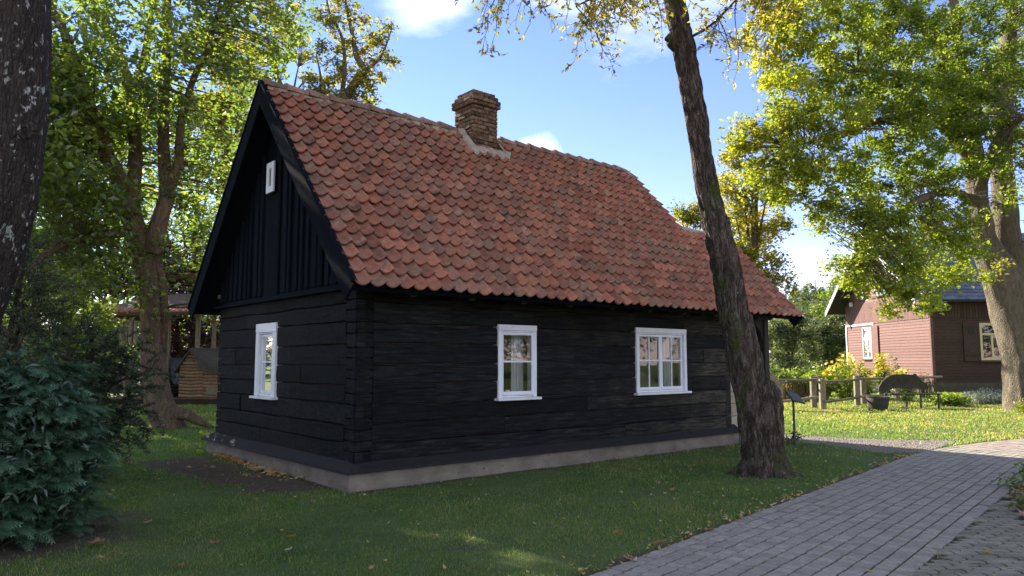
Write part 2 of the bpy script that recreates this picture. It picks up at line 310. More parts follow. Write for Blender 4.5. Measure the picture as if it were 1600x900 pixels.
def bev(mb, x0, x1, y0, y1, z0, z1, b=.006, j=0):
    """box with chamfered edges"""
    V = []; idx = {}
    for ix, X in enumerate((x0, x1)):
        for iy, Yy in enumerate((y0, y1)):
            for iz, Z in enumerate((z0, z1)):
                sx, sy, sz = (b if ix == 0 else -b), (b if iy == 0 else -b), (b if iz == 0 else -b)
                for ax, p in enumerate(((X, Yy+sy, Z+sz), (X+sx, Yy, Z+sz), (X+sx, Yy+sy, Z))):
                    idx[(ix, iy, iz, ax)] = len(V); V.append(p)
    V = np.array(V) + (rng.uniform(-j, j, (24, 3)) if j else 0); Q = []; T = []
    for i in (0, 1):
        Q.append([idx[(i, a, c, 0)] for a, c in ((0, 0), (1, 0), (1, 1), (0, 1))][::(1 if i else -1)])
        Q.append([idx[(a, i, c, 1)] for a, c in ((0, 0), (1, 0), (1, 1), (0, 1))][::(-1 if i else 1)])
        Q.append([idx[(a, c, i, 2)] for a, c in ((0, 0), (1, 0), (1, 1), (0, 1))][::(1 if i else -1)])
    for a in (0, 1):
        for c in (0, 1):
            Q.append([idx[(0, a, c, 1)], idx[(1, a, c, 1)], idx[(1, a, c, 2)], idx[(0, a, c, 2)]])
            Q.append([idx[(a, 0, c, 0)], idx[(a, 1, c, 0)], idx[(a, 1, c, 2)], idx[(a, 0, c, 2)]])
            Q.append([idx[(a, c, 0, 0)], idx[(a, c, 1, 0)], idx[(a, c, 1, 1)], idx[(a, c, 0, 1)]])
    for ix in (0, 1):
        for iy in (0, 1):
            for iz in (0, 1): T.append([idx[(ix, iy, iz, k)] for k in (0, 1, 2)])
    r = random.random(); base = mb.n; mb.add(V, Q, r)
    mb.f.append(np.array(T)+base); mb.a.append(np.full(8, r)); return mb
def catmull(P, R, step):
    P = np.asarray(P, float); R = np.asarray(R, float); o = []; q = []
    E = np.vstack([2*P[0]-P[1], P, 2*P[-1]-P[-2]]); ER = np.concatenate([[R[0]], R, [R[-1]]])
    for i in range(1, len(E)-2):
        n = max(1, int(np.linalg.norm(E[i+1]-E[i])/step))
        for k in range(n):
            t = k/n; a, b, c, d = E[i-1], E[i], E[i+1], E[i+2]
            o.append(.5*((2*b)+(-a+c)*t+(2*a-5*b+4*c-d)*t*t+(-a+3*b-3*c+d)*t**3)); q.append(ER[i]*(1-t)+ER[i+1]*t)
    o.append(P[-1]); q.append(R[-1]); return np.array(o), np.array(q)
def tube(mb, P, R, sides=6, cap=False, var=None, rough=None, lobes=0):
    """tapered tube along P; rough=(amplitude, around scale, along scale)"""
    P = np.asarray(P, float); n = len(P); R = np.broadcast_to(np.asarray(R, float), (n,))
    T = np.gradient(P, axis=0); T /= np.linalg.norm(T, axis=1)[:, None]+1e-9
    ref = np.array([1., 0, 0]) if abs(T.mean(0)[0]) < .75 else np.array([0, 1., 0])
    e1 = np.cross(T, ref); e1 /= np.linalg.norm(e1, axis=1)[:, None]+1e-9; e2 = np.cross(T, e1)
    a = np.linspace(0, 2*np.pi, sides, endpoint=False)
    rr = R[:, None]*np.ones(sides)
    if lobes: rr = rr*(1+lobes*np.sin(3*a+1)[None]+lobes*.7*np.sin(5*a+P[:, 2:3]*.8))
    if rough:
        d = np.concatenate([[0], np.cumsum(np.linalg.norm(np.diff(P, axis=0), axis=1))])
        Q = np.stack([np.cos(a)[None]*R[:, None]*rough[1]+0*d[:, None], np.sin(a)[None]*R[:, None]*rough[1]+0*d[:, None], (d*rough[2])[:, None]+0*a], -1)
        rr = rr + rough[0]*(np.abs(vnoise(Q, 1, 1))*1.6-.5) + rough[0]*.6*vnoise(Q, 2.7, 2) + rough[0]*1.5*vnoise(Q, .23, 3)
    V = P[:, None]+rr[..., None]*(np.cos(a)[None, :, None]*e1[:, None]+np.sin(a)[None, :, None]*e2[:, None])
    i = np.arange(n-1)[:, None]*sides; k = np.arange(sides)[None]; k2 = (k+1) % sides
    F = np.stack([i+k, i+k2, i+sides+k2, i+sides+k], -1).reshape(-1, 4)
    mb.add(V.reshape(-1, 3), F, var if var is not None else 0.5)
    if cap:
        for base, sgn in ((0, -1), ((n-1)*sides, 1)):
            c = P[0] if base == 0 else P[-1]
            ring = V.reshape(-1, 3)[base:base+sides]
            f = np.array([[sides, (k_+1) % sides, k_] if sgn < 0 else [sides, k_, (k_+1) % sides] for k_ in range(sides)])
            mb.add(np.vstack([ring, c]), f, .5)
    return mb
def prism(mb, pts, fn, d0, d1, var=None):
    """closed 2D outline pts (list of 2D) given thickness; fn(a,b,d)->xyz"""
    n = len(pts); V = [fn(a, b, d0) for a, b in pts]+[fn(a, b, d1) for a, b in pts]; r = random.random() if var is None else var
    V = np.array(V, float); mb.add(V, [[i, (i+1) % n, n+(i+1) % n, n+i] for i in range(n)], r)
    # caps: own vertices so that polygons of any size fit the array form
    for part, rev in ((V[:n], True), (V[n:], False)):
        mb.add(part, [list(range(n))[::-1] if rev else list(range(n))], r)
    return mb
def leaves(mb, C, size, upbias=.35, dirs=None, wid=.62, var=None, fold=True):
    """one rhombic leaf per point of C"""
    n = len(C)
    if n == 0: return mb
    nr = rng.normal(size=(n, 3)); nr[:, 2] = np.abs(nr[:, 2])+upbias*2; nr /= np.linalg.norm(nr, axis=1)[:, None]
    d = rng.normal(size=(n, 3)) if dirs is None else dirs+rng.normal(size=(n, 3))*.45
    if dirs is None: d[:, 2] -= .5
    d -= (d*nr).sum(1)[:, None]*nr; d /= np.linalg.norm(d, axis=1)[:, None]+1e-9
    w = np.cross(nr, d); s = (size*rng.uniform(.65, 1.25, n))[:, None]
    V = np.stack([C, C+d*s*.42+w*s*wid*.5+nr*s*.12, C+d*s, C+d*s*.42-w*s*wid*.5+nr*s*.12], 1).reshape(-1, 3)
    F = np.arange(4*n).reshape(n, 4)
    mb.add(V, F, rng.uniform(0, 1, n) if var is None else var); return mb
def catk(x): return np.clip(x, 0, 1)

def make_tree(name, label, cat, limbs, blobs, leafm, barkm, leaf_size, n_leaf, sub=.3, nsub=22, group=None, upbias=.3, twig=.012, vlo=0., vhi=1., sides=10, rough=None, step=.25, twigs=True, flat=.75, base=None):
    """limbs: [(points, radii)] trunk first; blobs: [(centre, radius, weight)] volumes of foliage.
    Small clumps are scattered through each volume, each on a twig from the nearest limb, and hold the leaves."""
    loc = np.array(base if base is not None else limbs[0][0][0], float)
    root = thing(name, label, cat, loc, 0, group)
    tm = MB(); LP = []
    for i, (P, R) in enumerate(limbs):
        P2, R2 = catmull(np.array(P)-loc, R, step if i == 0 else step*1.3)
        tube(tm, P2, R2, sides if i == 0 else max(6, sides//2), cap=True, rough=rough if i == 0 or (rough and R[0] > .08) else None)
        LP.append(P2)
    LPa = np.concatenate(LP)
    tm.build('trunk', barkm, root, True)
    lm = MB(); bm_ = MB()
    wt = np.array([b[2]*b[1]**2 for b in blobs]); wt = wt/wt.sum()
    for bl_, q in zip(blobs, wt):
        c, r, w = bl_[:3]; c = np.array(c)-loc; k = max(3, int(nsub*max(.4, r)))
        dirs = rng.normal(size=(k, 3)); dirs /= np.linalg.norm(dirs, axis=1)[:, None]
        sc_ = c+dirs*(r*rng.uniform(.25, 1., (k, 1))**.55)*np.array([1, 1, flat])
        per = max(1, int(n_leaf*q/k))
        for s_ in sc_:
            rs = sub*r**.5*rng.uniform(.6, 1.3) if r > 1 else sub*rng.uniform(.6, 1.2)
            m_ = int(per*rng.uniform(.5, 1.6)*(rs/sub)**.5)
            g = rng.normal(size=(m_, 3))*rs*.52; g[:, 2] *= .75
            cv = (rng.uniform(vlo, vhi)*.65 if len(bl_) < 4 else bl_[3]-.09+rng.uniform(-.15, .15))
            # leaves set along a few fine shoots of the clump rather than as fog
            leaves(lm, s_+g, leaf_size, upbias, None, .68, np.clip(cv+rng.uniform(-.02, .3, m_), 0, 1))
            if twigs and ((LPa-s_)**2).sum(1).min() < 3.6:
                j = np.argmin(((LPa-s_)**2).sum(1)+0.); a = LPa[j]; mid = (a+s_)/2+rng.normal(size=3)*.12*np.linalg.norm(s_-a)+np.array([0, 0, .1*np.linalg.norm(s_-a)])
                t0 = (1-np.linspace(0, 1, 5))[:, None]; t1 = 1-t0
                pts = a*t0**2+2*mid*t0*t1+s_*t1**2
                ln = np.linalg.norm(s_-a); tube(bm_, pts, np.linspace(min(twig*(.8+ln*.6), .09), twig*.45, 5), 4)
                for _ in range(3):
                    e = s_+rng.normal(size=3)*rs*.8; tube(bm_, [pts[3], (pts[3]+e)/2+rng.normal(size=3)*.05, e], [twig*.5, twig*.4, twig*.2], 3)
    if bm_.n: o = bm_.build('branches', barkm, root, True); o['kind'] = 'stuff'
    if lm.n: o = lm.build('foliage', leafm, root, False); o['kind'] = 'stuff'
    return root

# ================================================================== THE PLACE
HA = rad(39.9); D1 = np.array([math.cos(HA), math.sin(HA), 0]); D2 = np.array([-math.sin(HA), math.cos(HA), 0])
K = gnd(545, 770); K[2] = 0
def H(s, t, z=0.): return K+D1*s+D2*t+np.array([0, 0, z])
# ---- the path: offset rows along an edge that runs straight, then bends
TH0 = rad(48.9); TH1 = rad(30); E0 = np.array([.59, 5.76]); S1 = 8.9; ARC = 3.6; RC = ARC/(TH0-TH1)
def path_pt(s, w):
    d = np.array([math.cos(TH0), math.sin(TH0)]); n = np.array([d[1], -d[0]])
    if s <= S1: return E0+d*s+n*w, TH0
    c = E0+d*S1+n*RC; ph = min((s-S1)/RC, TH0-TH1); th = TH0-ph; r = RC-w
    p = c+r*np.array([-math.sin(th), math.cos(th)])
    if s > S1+ARC: p = p+np.array([math.cos(TH1), math.sin(TH1)])*(s-S1-ARC)
    return p, th
def path_sw(X, Y):
    d = np.array([math.cos(TH0), math.sin(TH0)]); n = np.array([d[1], -d[0]])
    s = (X-E0[0])*d[0]+(Y-E0[1])*d[1]; w = (X-E0[0])*n[0]+(Y-E0[1])*n[1]
    c = E0+d*S1+n*RC; rx, ry = X-c[0], Y-c[1]; r = np.hypot(rx, ry); th = np.arctan2(ry, rx)-np.pi/2
    m = s > S1; s2 = S1+(TH0-th)*RC; w2 = RC-r
    e, _ = path_pt(S1+ARC, 0.); d3 = np.array([math.cos(TH1), math.sin(TH1)]); n3 = np.array([d3[1], -d3[0]])
    s3 = S1+ARC+(X-e[0])*d3[0]+(Y-e[1])*d3[1]; w3 = (X-e[0])*n3[0]+(Y-e[1])*n3[1]
    s_ = np.where(m, s2, s); w_ = np.where(m, w2, w); m3 = m & (s2 > S1+ARC)
    return np.where(m3, s3, s_), np.where(m3, w3, w_)
PW = 1.82
def inpoly(X, Y, P):
    r = np.zeros(np.shape(X), bool); n = len(P)
    for i in range(n):
        (x1, y1), (x2, y2) = P[i], P[(i+1) % n]
        c = ((y1 > Y) != (y2 > Y)) & (X < (x2-x1)*(Y-y1)/((y2-y1) if y2 != y1 else 1e-9)+x1); r ^= c
    return r
GRAV = [(3.0, 15.6), (4.3, 17.0), (5.8, 16.35), (7.6, 15.25), (8.9, 15.0), (7.2, 13.2), (6.45, 12.95), (6.0, 14.3), (5.2, 15.0), (4.2, 15.0)]
BED = [(5.45, 8.3), (5.85, 8.95), (6.3, 9.45), (6.9, 10.2), (7.5, 10.8), (9.5, 12.1), (14, 14), (14, 5), (5.5, 4), (4.95, 7.3)]
def near_bed(X, Y): return inpoly(X, Y, BED)
def in_apron(X, Y):
    s, w = path_sw(X, Y); return (w > PW) & (s > -4) & (s < 6.2) & (w < 5.5) & ~near_bed(X, Y)
def seg(X, Y, a, b):
    a = np.array(a); b = np.array(b); d = b-a; t = np.clip(((X-a[0])*d[0]+(Y-a[1])*d[1])/(d@d), 0, 1)
    return np.hypot(X-a[0]-t*d[0], Y-a[1]-t*d[1])
OAK = np.array([-8.75, 18.3]); TR2 = np.array([3.60, 10.75]); LIN = np.array([15.9, 24.3])
def dirt(X, Y):
    """bare-soil share of the ground, 0..1"""
    Z = np.stack([X, Y, 0*X], -1); n = vnoise(Z, 2.2, 5)*.5+vnoise(Z, 6, 6)*.3+vnoise(Z, 15, 8)*.2
    def bl(d, r, s=.35): return np.clip((r-d)/s+n*1.1+.1, 0, 1)
    p = bl(seg(X, Y, (-2.9, 9.75), (-5.3, 11.9)), .75, .4)
    p = np.maximum(p, bl(seg(X, Y, H(0, -.1)[:2], H(8.4, -.1)[:2]), .17, .25))
    p = np.maximum(p, bl(np.hypot(X-TR2[0], Y-TR2[1]), .45, .4)*.8)
    p = np.maximum(p, bl(np.hypot(X+4.6, Y-6.9), 1.25, .5))
    for a, b, r in ((-.45, 6.5, .10), (.6, 8.0, .08), (-1.9, 6.6, .06), (1.6, 9.3, .12), (-2.6, 8.2, .08), (3.0, 8.9, .06)): p = np.maximum(p, bl(np.hypot((X-a)*.7, Y-b), r, .28)*.75)
    p = np.maximum(p, bl(np.hypot(X-OAK[0], Y-OAK[1]), .6, .7)*.6)
    p = np.maximum(p, bl(seg(X, Y, (12.3, 24.6), (17, 25.8)), .5, .4)*.9)
    s, w = path_sw(X, Y)
    p = np.maximum(p, np.where(s < 10, np.clip((.09+.06*n+w)/.05, 0, 1), 0))
    p = np.maximum(p, near_bed(X, Y)*1.)
    return p
def ground():
    xs = np.concatenate([-np.geomspace(16, 420, 26)[::-1], np.arange(-15.8, 17.9, .13), np.geomspace(18, 420, 26)])
    ys = np.concatenate([-np.geomspace(1.2, 120, 10)[::-1], np.arange(-1, 2.8, .4), np.arange(3, 22, .12), np.arange(22, 34, .3), np.geomspace(34.5, 420, 30)])
    X, Y = np.meshgrid(xs, ys); s, w = path_sw(X, Y)
    Z = .012*vnoise(np.stack([X, Y, 0*X], -1), 1.1, 1)+.006*vnoise(np.stack([X, Y, 0*X], -1), 5, 2)
    m = ((w > -.02) & (w < PW) & (s > -4)) | in_apron(X, Y)
    Z = np.where(m, -.07, Z); Z = np.where(inpoly(X, Y, GRAV), -.03, Z)
    hs = (X-K[0])*D1[0]+(Y-K[1])*D1[1]; ht = (X-K[0])*D2[0]+(Y-K[1])*D2[1]
    Z = np.where((hs > .1) & (hs < 9.5) & (ht > .1) & (ht < 5), -.1, Z)
    V = np.stack([X, Y, Z], -1).reshape(-1, 3); ny, nx = X.shape
    i = np.arange(ny-1)[:, None]*nx+np.arange(nx-1)[None]; F = np.stack([i, i+1, i+nx+1, i+nx], -1).reshape(-1, 4)
    mb = MB(); mb.add(V, F, .5)
    m, nt, b = nt_new('lawn_ground')
    v = coords(nt, rnd=False, kind='World')
    g = ramp(nt, noise(nt, v, 1.3, 8, .7), [(.25, (.055, .08, .025)), (.5, (.10, .14, .045)), (.75, (.17, .18, .07))])
    so_ = ramp(nt, noise(nt, v, 9, 8, .7), [(.2, (.05, .037, .026)), (.5, (.10, .078, .056)), (.8, (.17, .135, .1))])
    col = mixc(nt, attr(nt, 'dirt'), g, so_); nt.links.new(col, b.inputs['Base Color']); b.inputs['Roughness'].default_value = .95; b.inputs['Specular IOR Level'].default_value = .1
    bump(nt, b, noise(nt, v, 45, 8, .7), .9, .03)
    me = mb.mesh('ground', m, True)
    a = me.attributes.new('dirt', 'FLOAT', 'POINT'); a.data.foreach_set('value', dirt(X, Y).ravel().astype(np.float32))
    o = link('ground', me, kind='structure')
ground()
def grass():
    mb = MB()
    # (x range, y range, blades per m2, height, width)
    for (x0, x1, y0, y1, den, h, w) in ((-5.6, 3.2, 5.0, 8.2, 3000, .030, .005), (-7, 5.5, 8.2, 12.5, 1500, .034, .0065), (-13, 8.5, 12.5, 20, 520, .05, .011), (2, 20, 20, 27, 420, .055, .014), (-16, -3, 20, 31, 240, .07, .02), (5, 26, 27, 37, 190, .07, .02), (8.5, 19, 14, 20, 420, .05, .011)):
        n = int((x1-x0)*(y1-y0)*den); X = rng.uniform(x0, x1, n); Y = rng.uniform(y0, y1, n)
        # keep what the frame can see, plus a margin
        u = X/np.maximum(Y, .1); k = (np.abs(u) < .80)
        hs = (X-K[0])*D1[0]+(Y-K[1])*D1[1]; ht = (X-K[0])*D2[0]+(Y-K[1])*D2[1]
        k &= ~((hs > -.02) & (hs < 10.0) & (ht > -.02) & (ht < 5.4))
        s, w_ = path_sw(X, Y); k &= ~((w_ > -.03) & (w_ < PW+.05) & (s > -4)) & ~in_apron(X, Y) & ~near_bed(X, Y)
        g = inpoly(X, Y, GRAV); k &= ~(g & (rng.random(n) < .97))
        X, Y = X[k], Y[k]; k = rng.random(len(X)) > dirt(X, Y)*.97; X, Y = X[k], Y[k]; n = len(X)
        P = np.stack([X, Y, 0*X], -1); pa = vnoise(P, .9, 11)*.5+vnoise(P, 3.5, 12)*.35
        hh = h*rng.uniform(.5, 1.35, n)*(1+.45*pa); a = rng.uniform(0, 6.283, n); le = rng.uniform(.1, .9, n)*hh; la = rng.uniform(0, 6.283, n)
        ww = w*rng.uniform(.6, 1.4, n)
        c = np.stack([np.cos(a)*ww, np.sin(a)*ww, 0*a], -1); P[:, 2] = -.008
        T = P+np.stack([np.cos(la)*le, np.sin(la)*le, hh], -1)
        V = np.stack([P-c, P+c, T], 1).reshape(-1, 3)
        mb.add(V, np.arange(3*n).reshape(n, 3), np.clip(.42+(.2 if y0 >= 14 else 0)+.5*pa+rng.normal(size=n)*.2, 0, 1))  # sunlit far lawn: blades yellowed for dry autumn grass and for the sunlight
    o = mb.build('grass', 'grass_blade'); tag(o, 'short mown grass growing over the lawn', 'grass'); o['kind'] = 'stuff'
grass()
# ---- path
def paving():
    base = MB(); N = 90
    sv = np.linspace(-3.5, 26, N); V = []; 
    for s in sv:
        for w in (-.01, PW+.01): p, _ = path_pt(s, w); V.append((p[0], p[1], -.012))
    base.add(V, [[2*i, 2*i+1, 2*i+3, 2*i+2] for i in range(N-1)], .5)
    root = base.build('paved_path', 'soil', kind='structure')
    proto = MB(); L, Wd = .118, .14
    bev(proto, -L/2+.007, L/2-.007, -Wd/2+.008, Wd/2-.008, -.04, 0, .005); pm = proto.mesh('paver', 'paver')
    items = []
    for r in range(13):
        w = (r+.5)*PW/13.0; s = -3.0+(r % 2)*.059
        while s < 24:
            p, th = path_pt(s, w); items.append((p[0], p[1], th+rng.normal()*.006, s, w)); s += L*(1 if s < S1 or s > S1+ARC else RC/(RC-w))
    vis = []
    for i in items:
        u = i[0]/max(i[1], .1); d = math.hypot(i[0], i[1]); py = 563+1160*1.6/max(i[1], .1)
        vis.append((d if (abs(u) < .72 and py < 912 and i[1] > 3) else 1e3+d, i))
    vis.sort(key=lambda q: q[0]); far = MB(); farr = MB()
    for n, (d, (x, y, th, s, w)) in enumerate(vis):
        z = rng.normal()*.0022
        if n < 296:
            o = link('paver', pm, root, loc=(x, y, z), rot=(rng.normal()*.006, rng.normal()*.006, th))
        else:
            v = boxv(-L/2+.008, L/2-.008, -Wd/2+.010, Wd/2-.010, -.03, 0); c, sn = math.cos(th), math.sin(th)
            v = np.stack([v[:, 0]*c-v[:, 1]*sn+x, v[:, 0]*sn+v[:, 1]*c+y, v[:, 2]+z], -1); (farr if s > 11.2 else far).add(v, BOXF[[1, 2, 3, 4, 5]], rng.random())
    far.build('far_pavers', 'paver', root, kind='stuff'); farr.build('sunlit_pavers', 'paver_sunlit', root, kind='stuff')  # far stretch of the same pavers has sunlight put into its colour
    # the mossy interlocking apron beside it
    ab = MB(); X, Y = np.meshgrid(np.arange(.5, 8, .1), np.arange(3, 10.5, .1)); k = in_apron(X, Y)
    for x, y in zip(X[k], Y[k]): ab.add([(x-.051, y-.051, -.016), (x+.051, y-.051, -.016), (x+.051, y+.051, -.016), (x-.051, y+.051, -.016)], [[0, 1, 2, 3]], .5)
    ar = ab.build('paved_apron', 'soil', kind='structure')
    # wavy interlocking block: zig-zag outline
    out = [(-.10, -.045), (-.05, -.058), (0, -.045), (.05, -.058), (.10, -.045), (.112, 0), (.10, .045), (.05, .032), (0, .045), (-.05, .032), (-.10, .045), (-.088, 0)]
    b = MB(); prism(b, [(x*.93, y*.93) for x, y in out], lambda a, c, d: (a, c, d), -.04, 0); bm2 = b.mesh('paver', 'paver_moss')
    pts = []
    th = TH0-rad(52)
    for i in range(-60, 60):
        for j in range(-90, 90):
            a = (i+.5*(j % 2))*.204; c = j*.094; x = 3+a*math.cos(th)-c*math.sin(th); y = 7+a*math.sin(th)+c*math.cos(th)
            if in_apron(np.array(x), np.array(y)) and x/max(y, .1) < .8 and y > 4: pts.append((math.hypot(x, y) if 563+1856/y < 905 else 1e3, x, y))
    pts.sort(); fb = MB()
    for n, (d, x, y) in enumerate(pts):
        if n < 290: link('paver', bm2, ar, loc=(x, y, rng.normal()*.002), rot=(rng.normal()*.01, rng.normal()*.01, th+rng.normal()*.02))
        else:
            c, sn = math.cos(th), math.sin(th); b = MB(); prism(b, [(x+(p*c-q*sn)*.93, y+(p*sn+q*c)*.93) for p, q in out], lambda a, e, d: (a, e, d), -.03, rng.normal()*.002)
            for v, f in zip(b.v, b.f): pass
            base_n = fb.n; V = np.concatenate(b.v); fb.v.append(V); fb.n += len(V)
            for f, a_ in zip(b.f, b.a): fb.f.append(f+base_n); fb.a.append(a_)
    if fb.n: fb.build('further_pavers', 'paver_moss', ar, kind='stuff')
    g = MB(); P = GRAV; c = np.mean(P, 0); V = [(*c, .002)]+[(x, y, .002) for x, y in P]
    g.add(V, [[0, i+1, (i+1) % len(P)+1] for i in range(len(P))], .5); gr = g.build('gravel_path', 'gravel', kind='structure')
    st = MB(); n = 9000; X = rng.uniform(3, 9, n); Y = rng.uniform(12.9, 17, n); k = inpoly(X, Y, GRAV); X, Y = X[k], Y[k]
    C = np.stack([X, Y, np.full(len(X), .004)], -1)
    s_ = rng.uniform(.008, .022, len(X)); o8 = np.array([[1, 0, 0], [-.5, .87, 0], [-.5, -.87, 0], [0, 0, .8]])
    V = (C[:, None]+o8[None]*s_[:, None, None]).reshape(-1, 3); i4 = np.arange(len(X))[:, None, None]*4; F = (i4+np.array([[0, 1, 3], [1, 2, 3], [2, 0, 3]])[None]).reshape(-1, 3)
    st.add(V, F, np.repeat(rng.random(len(X)), 3)); st.build('pebbles', 'gravel', gr, kind='stuff')
paving()

# ================================================================== LOG HOUSE
house = thing('log_house', 'black tarred log house with a steep red pantile roof', 'house', K, HA)
WF, WG = .07, .10            # outer faces of the long wall (t) and of the gable wall (s)
ZT = 2.6
T_APEX, Z_APEX, T_EAVE, Z_EAVE = 2.45, 5.74, -.6, 2.47
SLOPE = math.atan2(Z_APEX-Z_EAVE, T_APEX-T_EAVE)
fnF = lambda a, d, z: (a, WF-d, z)       # long wall: a = s, d = outwards
fnG = lambda a, d, z: (WG-d, a, z)       # gable wall: a = t, d = outwards
def log_piece(a0, a1, z0, z1, fn, mat, b0, b1, back=.11, proud=None, flip=False, wob=.011):
    mb = MB(); na = max(2, int((a1-a0)/.16)+1); A = np.linspace(a0, a1, na)
    seedv = np.stack([A*1.3, 0*A, 0*A], -1)
    zb = z0+.006+wob*vnoise(seedv, 1.6, b0)+wob*.5*vnoise(seedv, 6, b0+3); zt = z1-.006+wob*vnoise(seedv, 1.6, b1)+wob*.5*vnoise(seedv, 6, b1+3)
    if proud is None: proud = rng.uniform(-.008, .012)
    lv = [(0, -back), (0, proud-.012), (.05, proud), (.35, proud+.002), (.65, proud+.002), (.95, proud), (1, proud-.010), (1, -back)]
    rows = []
    for k, (q, d) in enumerate(lv):
        z = zb*(1-q)+zt*q
        dd = d+(.006*vnoise(np.stack([A, z*3, 0*A], -1), 3.1, b0+k) if 0 < k < 7 else 0)+(.004*vnoise(np.stack([A*1.2, z*22, 0*A], -1), 1.7, 9) if 1 < k < 6 else 0)
        row = [fn(a, (-back if i in (0, na+1) else float(np.broadcast_to(dd, A.shape)[min(max(i-1, 0), na-1)])), float(z[min(max(i-1, 0), na-1)])) for i, a in zip(range(na+2), [a0+.004]+list(A)+[a1-.004])]
        rows.append(row)
    V = np.array(rows).reshape(-1, 3); m = na+2; i = np.arange(len(lv)-1)[:, None]*m+np.arange(m-1)[None]
    F = np.stack([i, i+1, i+m+1, i+m], -1).reshape(-1, 4)
    if flip: F = F[:, ::-1]
    mb.add(V, F, rng.random()); return mb.build('log', mat, house)
WIN_F = [(2.36, 3.10, 1.03, 2.12), (5.38, 6.76, 1.02, 2.16)]
WIN_G = [(2.54, 3.33, 1.02, 2.17)]
def wall(fn, a0, a1, bounds, wins, splits, flip, worn=None):
    for k in range(len(bounds)-1):
        z0, z1 = bounds[k], bounds[k+1]; cuts = [a0]+splits[k]+[a1]
        for c0, c1 in zip(cuts[:-1], cuts[1:]):
            segs = [(c0, c1, z0, z1)]
            for (wa, wb, wz0, wz1) in wins:
                wa, wb, wz0, wz1 = wa+.03, wb-.03, wz0+.02, wz1-.03; ns = []
                for (x0, x1, y0, y1) in segs:
                    if x1 <= wa or x0 >= wb or y1 <= wz0 or y0 >= wz1: ns.append((x0, x1, y0, y1)); continue
                    if x0 < wa: ns.append((x0, wa, y0, y1))
                    if x1 > wb: ns.append((wb, x1, y0, y1))
                    if y1 > wz1+.03: ns.append((max(x0, wa), min(x1, wb), wz1, y1))
                    if y0 < wz0-.03: ns.append((max(x0, wa), min(x1, wb), y0, wz0))
                segs = ns
            pr = rng.uniform(-.008, .014)
            for (x0, x1, y0, y1) in segs:
                mat = 'log'
                if worn and x0 > worn and rng.random() < .75: mat = 'log_worn'
                log_piece(x0, x1, y0, y1, fn, mat, k*2, k*2+2, proud=pr, flip=flip)
wall(fnF, .34, 7.98, [.30, .55, .80, 1.03, 1.30, 1.55, 1.82, 2.08, 2.34, ZT], WIN_F,
     [[5.1], [2.5, 6.9], [4.2], [1.3, 6.95], [4.6, 6.8], [3.9, 7.3], [6.76], [1.55, 5.0], [.95, 4.6]], False, worn=5.0)
wall(fnG, .34, 4.98, [.30, .56, .78, 1.05, 1.28, 1.53, 1.80, 2.10, 2.33, ZT], WIN_G,
     [[3.1], [1.9], [4.0], [2.0], [1.7], [2.1, 4.3], [1.5], [3.8], [3.0]], True)
# corner joints: alternating log ends on both faces
for fn, flip, far in ((fnF, False, 0), (fnG, True, 0), (fnG, True, 4.98)):
    zz = .30; k = 0
    while zz < ZT-.02:
        h = min([.17, .12, .15, .13, .18, .14][k % 6], ZT-zz)
        lo = (.085 if fn is fnF else .058)
        a0, a1 = (lo, .335) if far == 0 else (4.985, 5.14)
        e = rng.uniform(-.03, 0) if k % 2 else 0
        log_piece(a0, a1+e*0, zz, zz+h, fn, 'log', 40+k, 41+k, proud=rng.uniform(-.004, .006), flip=flip, wob=.012); zz += h; k += 1
def liner():
    """plank lining behind the logs and the inner room"""
    mb = MB()
    for fn, L0, L1, wins in ((fnF, .2, 8.0, WIN_F), (fnG, .2, 5.0, WIN_G)):
        xs = [L0]+[v for w in wins for v in (w[0]+.04, w[1]-.04)]+[L1]
        for i in range(len(xs)-1):
            if i % 2 == 0: p = [(xs[i], xs[i+1], .2, ZT)]
            else: w = wins[i//2]; p = [(xs[i], xs[i+1], .2, w[2]+.03), (xs[i], xs[i+1], w[3]-.04, ZT)]
            for (a, b, z0, z1) in p:
                A = np.array([fn(a, -.09, z0), fn(b, -.09, z0), fn(b, -.09, z1), fn(a, -.09, z1), fn(a, -.16, z0), fn(b, -.16, z0), fn(b, -.16, z1), fn(a, -.16, z1)]); mb.add(A, BOXF, .5)
    box(mb, .3, 8.0, 4.95, 5.1, .2, ZT); box(mb, .3, 8, .3, 5, ZT-.03, ZT+.03); box(mb, .3, 8, .3, 5, .2, .3)
    box(mb, 2.05, 2.1, .24, 4.9, .3, ZT-.04); box(mb, 4.3, 4.35, .24, 4.9, .3, ZT-.04)
    mb.build('inner_wall', 'room', house)
liner()
